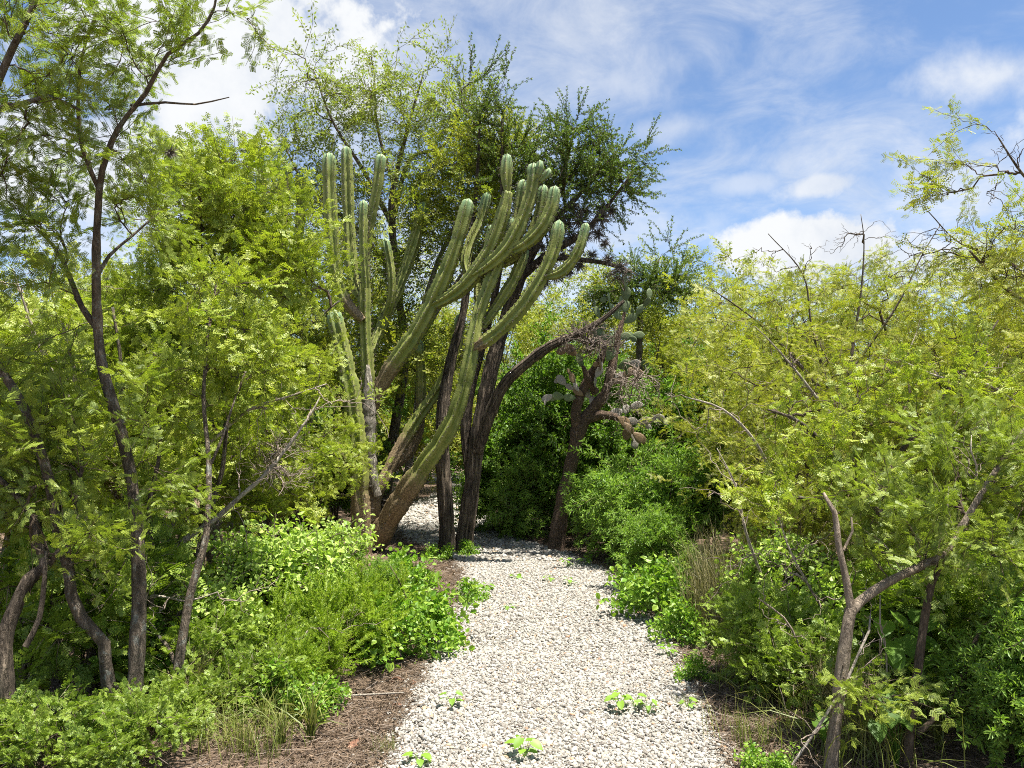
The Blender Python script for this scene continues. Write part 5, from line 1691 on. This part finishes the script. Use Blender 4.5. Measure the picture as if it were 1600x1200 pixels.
# ------------------------------------------------------------------ grasses, big leaves, seedlings, stones
def grass_mesh(n, H, spread, wid, mat, bend=.6):
    K = 5
    az_ = rng.uniform(0, 2 * np.pi, n)
    d = np.stack([np.cos(az_), np.sin(az_), np.zeros(n)], 1)
    L = H * rng.uniform(.5, 1.15, n)
    base = rng.normal(0, (.012 + spread * .1) if n > 50 else .012, (n, 3)) * [1, 1, 0]
    t = np.linspace(0, 1, K)
    out = spread * rng.uniform(.1, 1, n)
    p = base[:, None] + d[:, None] * (out[:, None] * t[None] ** 2.0)[..., None] * H
    p[..., 2] = (L[:, None] * (t[None] - bend * rng.uniform(.1, .7, (n, 1)) * t[None] ** 3)) - .02
    sv = np.stack([-np.sin(az_), np.cos(az_), np.zeros(n)], 1) + rng.normal(0, .4, (n, 3))
    sv = norm(sv)
    wv = wid * (1 - t ** 2 * .92)
    a = p + sv[:, None] * wv[None, :, None]
    b = p - sv[:, None] * wv[None, :, None]
    V = np.stack([a, b], 2).reshape(-1, 3)
    i = np.arange(n)[:, None] * K * 2 + np.arange(K - 1)[None] * 2
    q = np.stack([i, i + 1, i + 3, i + 2], -1).reshape(-1, 4)
    return mesh_from('grass_tuft', V, [q], [mat], [0])


GM = {'green': [grass_mesh(90, .36, 1.0, .0026, 'grass_green', .9) for _ in range(2)],
      'dry': [grass_mesh(240, .60, .45, .0017, 'grass_dry', .5) for _ in range(2)],
      'fine': [grass_mesh(110, .2, .5, .0016, 'grass_green', .3)],
      'blade': [grass_mesh(34, .42, .7, .005, 'grass_green', .8)]}
for k, (kind, px, py, sc, lb) in enumerate((
        ('dry', 1112, 1000, 1.45, 'clump of thin dry straw grass beside the bright leafy clump'),
        ('dry', 1140, 985, 1.5, 'clump of dry straw grass behind the path-side clump'),
        ('dry', 1160, 1010, 1.3, 'dry straw grass next to the ferny bush'),
        ('dry', 1100, 965, 1.4, 'dry straw grass below the lance-leaved shrubs'),
        ('green', 330, 1165, 1.0, 'thin green grass left of the broken grey stick'),
        ('green', 385, 1130, 1.0, 'thin green grass under the fallen branch'),
        ('green', 275, 1150, .7, 'grass at the foot of the forked trunk'),
        ('dry', 350, 1095, .75, 'dry grass behind the thin green grass by the fallen branch'),
        ('blade', 410, 1150, .55, 'arching bladed grass between thin grass and litter'),
        ('fine', 450, 1150, 1.4, 'short fine grass spreading on the litter'),
        ('fine', 395, 1190, 1.5, 'short fine grass in front of the thin green grass'),
        ('dry', 300, 1130, .7, 'dry grass at the base of the slim lichen stem'),
        ('dry', 420, 1120, .6, 'dry grass in shade between fallen branch and litter'),
        ('green', 365, 1185, .65, 'green grass tuft in the shade at the litter edge'),
        ('blade', 485, 1165, .95, 'bright broad-bladed grass tuft on the brown litter'),
        ('blade', 440, 1180, .7, 'small bladed grass tuft beside the brighter one on the litter'),
        ('fine', 1170, 1165, 1.3, 'fine upright green grass tuft at the right gravel edge'),
        ('fine', 600, 1180, .6, 'tiny green grass tuft at the left gravel edge'),
        ('green', 1190, 1075, 1.1, 'green grass under the ferny bush near the pale rock'),
        ('green', 1165, 1055, .9, 'thin grass drooping towards the pale rock'),
        ('green', 1350, 1195, 1.3, 'long pale grass between the two saplings'),
        ('dry', 1365, 1195, .8, 'dry grass stalks between the saplings'),
        ('green', 1320, 1200, 1.1, 'long grass hiding the foot of the forked sapling'),
        ('dry', 1335, 1185, .85, 'dry grass stalks right of the forked sapling'),
        ('green', 1380, 1170, 1.2, 'green grass below the big round leaves'),
        ('dry', 1290, 1130, .8, 'dry grass behind the forked sapling foot'),
        ('blade', 1470, 1190, 1.0, 'bladed grass right of the dark slender stem'),
        ('green', 1230, 1110, 1.0, 'green grass left of the forked sapling'),
        ('green', 1250, 1010, 1.2, 'grass in the shade under the pale leaved bush'),
        ('fine', 1120, 1010, 1.3, 'fine grass in the litter before the dry straw clump'),
        ('fine', 1075, 1105, .5, 'tiny bright grass sprig on the gravel near the seedlings'),
        ('green', 1120, 900, 1.3, 'grass behind the dry straw clumps'),
        ('dry', 1170, 930, 1.2, 'dry grass under the low rounded mesquite'))):
    g = G(px, py)
    lst = GM[kind]
    lo, hi = path_edges(g[1])
    z = min(max(lo - g[0], g[0] - hi, 0), 1.2) * .07
    o = link('grass_tuft', lst[k % len(lst)], None, (g[0], g[1], z))
    o.rotation_euler = (0, 0, rv(0, 6.28))
    o.scale = (sc,) * 3
    tag(o, lb, 'grass')


def leaf_mesh(name, L, Wd, mat, heart=.12, cup=.15, nu=7):
    """a broad heart-shaped leaf with a folded midrib, foot at the origin, pointing along +X"""
    rows = []
    for i in range(nu + 1):
        t = i / nu
        wv = Wd * math.sin(math.pi * min(1, t * .93 + .10) ** .75) ** .8 * (1 if t < 1 else 0)
        x = L * (t - heart * (1 - t) ** 3)
        z = -L * .22 * t * t + L * .05 * t
        for s_ in (-1, -.5, 0, .5, 1):
            rows.append((x - heart * L * abs(s_) * (1 - t) ** 2 * .8, s_ * wv, z + abs(s_) * wv * cup + L * .012 * math.sin(9 * t + 4 * s_)))
    i = np.arange(nu)[:, None] * 5 + np.arange(4)[None]
    q = np.stack([i, i + 1, i + 6, i + 5], -1).reshape(-1, 4)
    return mesh_from(name, np.array(rows), [q], [mat], [0], True)


BIG = [leaf_mesh('leaf', .105, .044, 'big_leaf') for _ in range(1)]
SMALL = leaf_mesh('leaf', .05, .021, 'weed_leaf', .15)


def leafy(name, label, cat, base, leaves, me, stalk_mat='weed_leaf', r=.003):
    """leaves: (x, y, z, length scale, yaw, pitch, roll) relative to base; each leaf a part on its own stalk"""
    root = thing(name, base, label, cat)
    ch = []
    for x, y, z, sc, yaw, pitch, roll in leaves:
        o = link('leaf', me, root, (x, y, z))
        o.rotation_euler = (R(roll), R(pitch), R(yaw))
        o.scale = (sc,) * 3
        t = np.linspace(0, 1, 6)[:, None]
        ch.append((1 - t) ** 2 * np.array([0, 0, -.01]) + 2 * t * (1 - t) * np.array([x * .3, y * .3, z * .8]) + t * t * np.array([x, y, z]))
    v, q = tubes(np.array(ch), np.tile(np.linspace(r, r * .6, 6), (len(ch), 1)), 4)
    link('stalks', mesh_from('stalks', v, [q], [stalk_mat], [0], True), root)
    return root


def big_plant(px, Y, label, spots, sc0=1.0):
    b = gbase(px, Y)
    b[2] = .05
    L = []
    for x, y, s_ in spots:
        p = P(x, y, Y + rv(-.12, .12)) - b
        L.append((*p, s_ * sc0, rv(-140, -20), rv(5, 50), rv(-25, 25)))
    leafy('round_leaved_plant', label, 'plant', b, L, BIG[0], 'big_leaf', .004)


big_plant(1405, 3.72, 'plant with large glossy green leaves between the forked sapling and the dark stem', [(1382, 972, 1.1), (1400, 960, .9), (1392, 1005, 1.2), (1425, 985, 1.1), (1412, 1000, 1.2), (1440, 1000, 1.0), (1398, 1020, .9), (1432, 955, .8), (1452, 965, .9), (1462, 1025, 1.0), (1380, 1030, .8), (1420, 1030, .9), (1450, 1045, .7)])
big_plant(1390, 3.55, 'low plant with large leaves under the yellow-green sapling spray', [(1375, 1080, 1.1), (1390, 1095, 1.2), (1405, 1110, 1.0), (1380, 1115, .9), (1355, 1100, .8), (1370, 1130, .9), (1412, 1135, .8)])
big_plant(228, 3.95, 'single big bright green leaf plant behind the forked trunk base', [(222, 1118, 1.25), (236, 1150, .7)])
big_plant(1290, 3.7, 'leafy stalk with broad leaves left of the forked sapling', [(1282, 1110, .8), (1295, 1095, .7), (1275, 1130, .7), (1300, 1130, .6), (1285, 1150, .7)])


def seedling(px, py, h, n, sc, label):
    b = G(px, py)
    b[2] = .02
    L = []
    for i in range(n):
        a = i * 2.4 + rv(-.4, .4)
        f = (i + 1) / n
        r_ = .02 + .028 * math.sin(f * 2.6) * sc
        L.append((r_ * math.cos(a), r_ * math.sin(a), h * (.35 + .65 * f), sc * rv(.75, 1.15), math.degrees(a), rv(-5, 30), rv(-20, 20)))
    leafy('seedling', label, 'seedling', b, L, SMALL, 'weed_leaf', .0018)


for a in ((820, 1192, .10, 8, 1.0, 'leafiest single seedling sprouting from the middle of the gravel'),
          (968, 1118, .11, 8, .9, 'tall seedling in the row of three on the gravel'),
          (992, 1112, .08, 6, .75, 'middle seedling of the row of three on the gravel'),
          (1013, 1122, .09, 7, .75, 'seedling ending the row of three towards the pale rock'),
          (706, 1112, .09, 6, .85, 'small seedling on the gravel near the red stones'),
          (655, 1200, .05, 6, .9, 'low seedling at the gravel edge by the bladed grass'),
          (1075, 1112, .05, 6, .7, 'yellow-green seedling near the pale rock'),
          (885, 888, .10, 6, 1.2, 'sprout on the gravel before the prickly pear trunk'),
          (915, 885, .08, 7, 1.2, 'sprout where gravel meets the shaded litter by the prickly pear'),
          (890, 918, .08, 5, 1.0, 'thin sprout on the open gravel beyond the twigs'),
          (857, 912, .06, 5, .9, 'pale little sprout on the open gravel'),
          (806, 908, .05, 5, 1.0, 'flat little sprout on the gravel before the shaded bend'),
          (795, 956, .04, 5, .8, 'tiny sprout alone on the gravel'),
          (760, 925, .06, 7, 1.1, 'sprout beside the round-leaved creeper'),
          (1045, 1030, .08, 6, .9, 'sprout at the gravel edge under the leafy weeds')):
    seedling(*a)


def stone(px, py, r, mat, label, name='rock', flat=.6):
    v, f = lump(12, .45, 3)
    v = v * [1.2, .9, flat] * r * np.array([rv(.9, 1.1), rv(.9, 1.1), 1])
    b = G(px, py)
    lo, hi = path_edges(b[1])
    b[2] = r * flat * .55 + min(max(lo - b[0], b[0] - hi, 0), 1.2) * .07
    o = link(name, mesh_from(name, v, [f], [mat], [0], False), None, b)
    o.rotation_euler = (rv(-.2, .2), rv(-.2, .2), rv(0, 6))
    tag(o, label, 'rock')


stone(1097, 1062, .062, 'rock', 'pale angular rock at the right edge of the gravel')
stone(621, 1068, .035, 'red_rock', 'reddish stone half buried in the left litter')
stone(645, 1070, .028, 'red_rock', 'small reddish stone at the edge of the left gravel')
stone(622, 1106, .03, 'red_rock', 'reddish stone touching the left gravel edge below the others')
stone(553, 1172, .045, 'red_rock', 'flat tan stone in the left litter near the bladed grass')
stone(685, 1141, .018, 'red_rock', 'orange pebble on the white gravel')
stone(1222, 1138, .035, 'red_rock', 'tan stone in the shade right of the fine grass')
stone(872, 872, .03, 'rock', 'dark little clod on the gravel before the prickly pear', flat=.5)
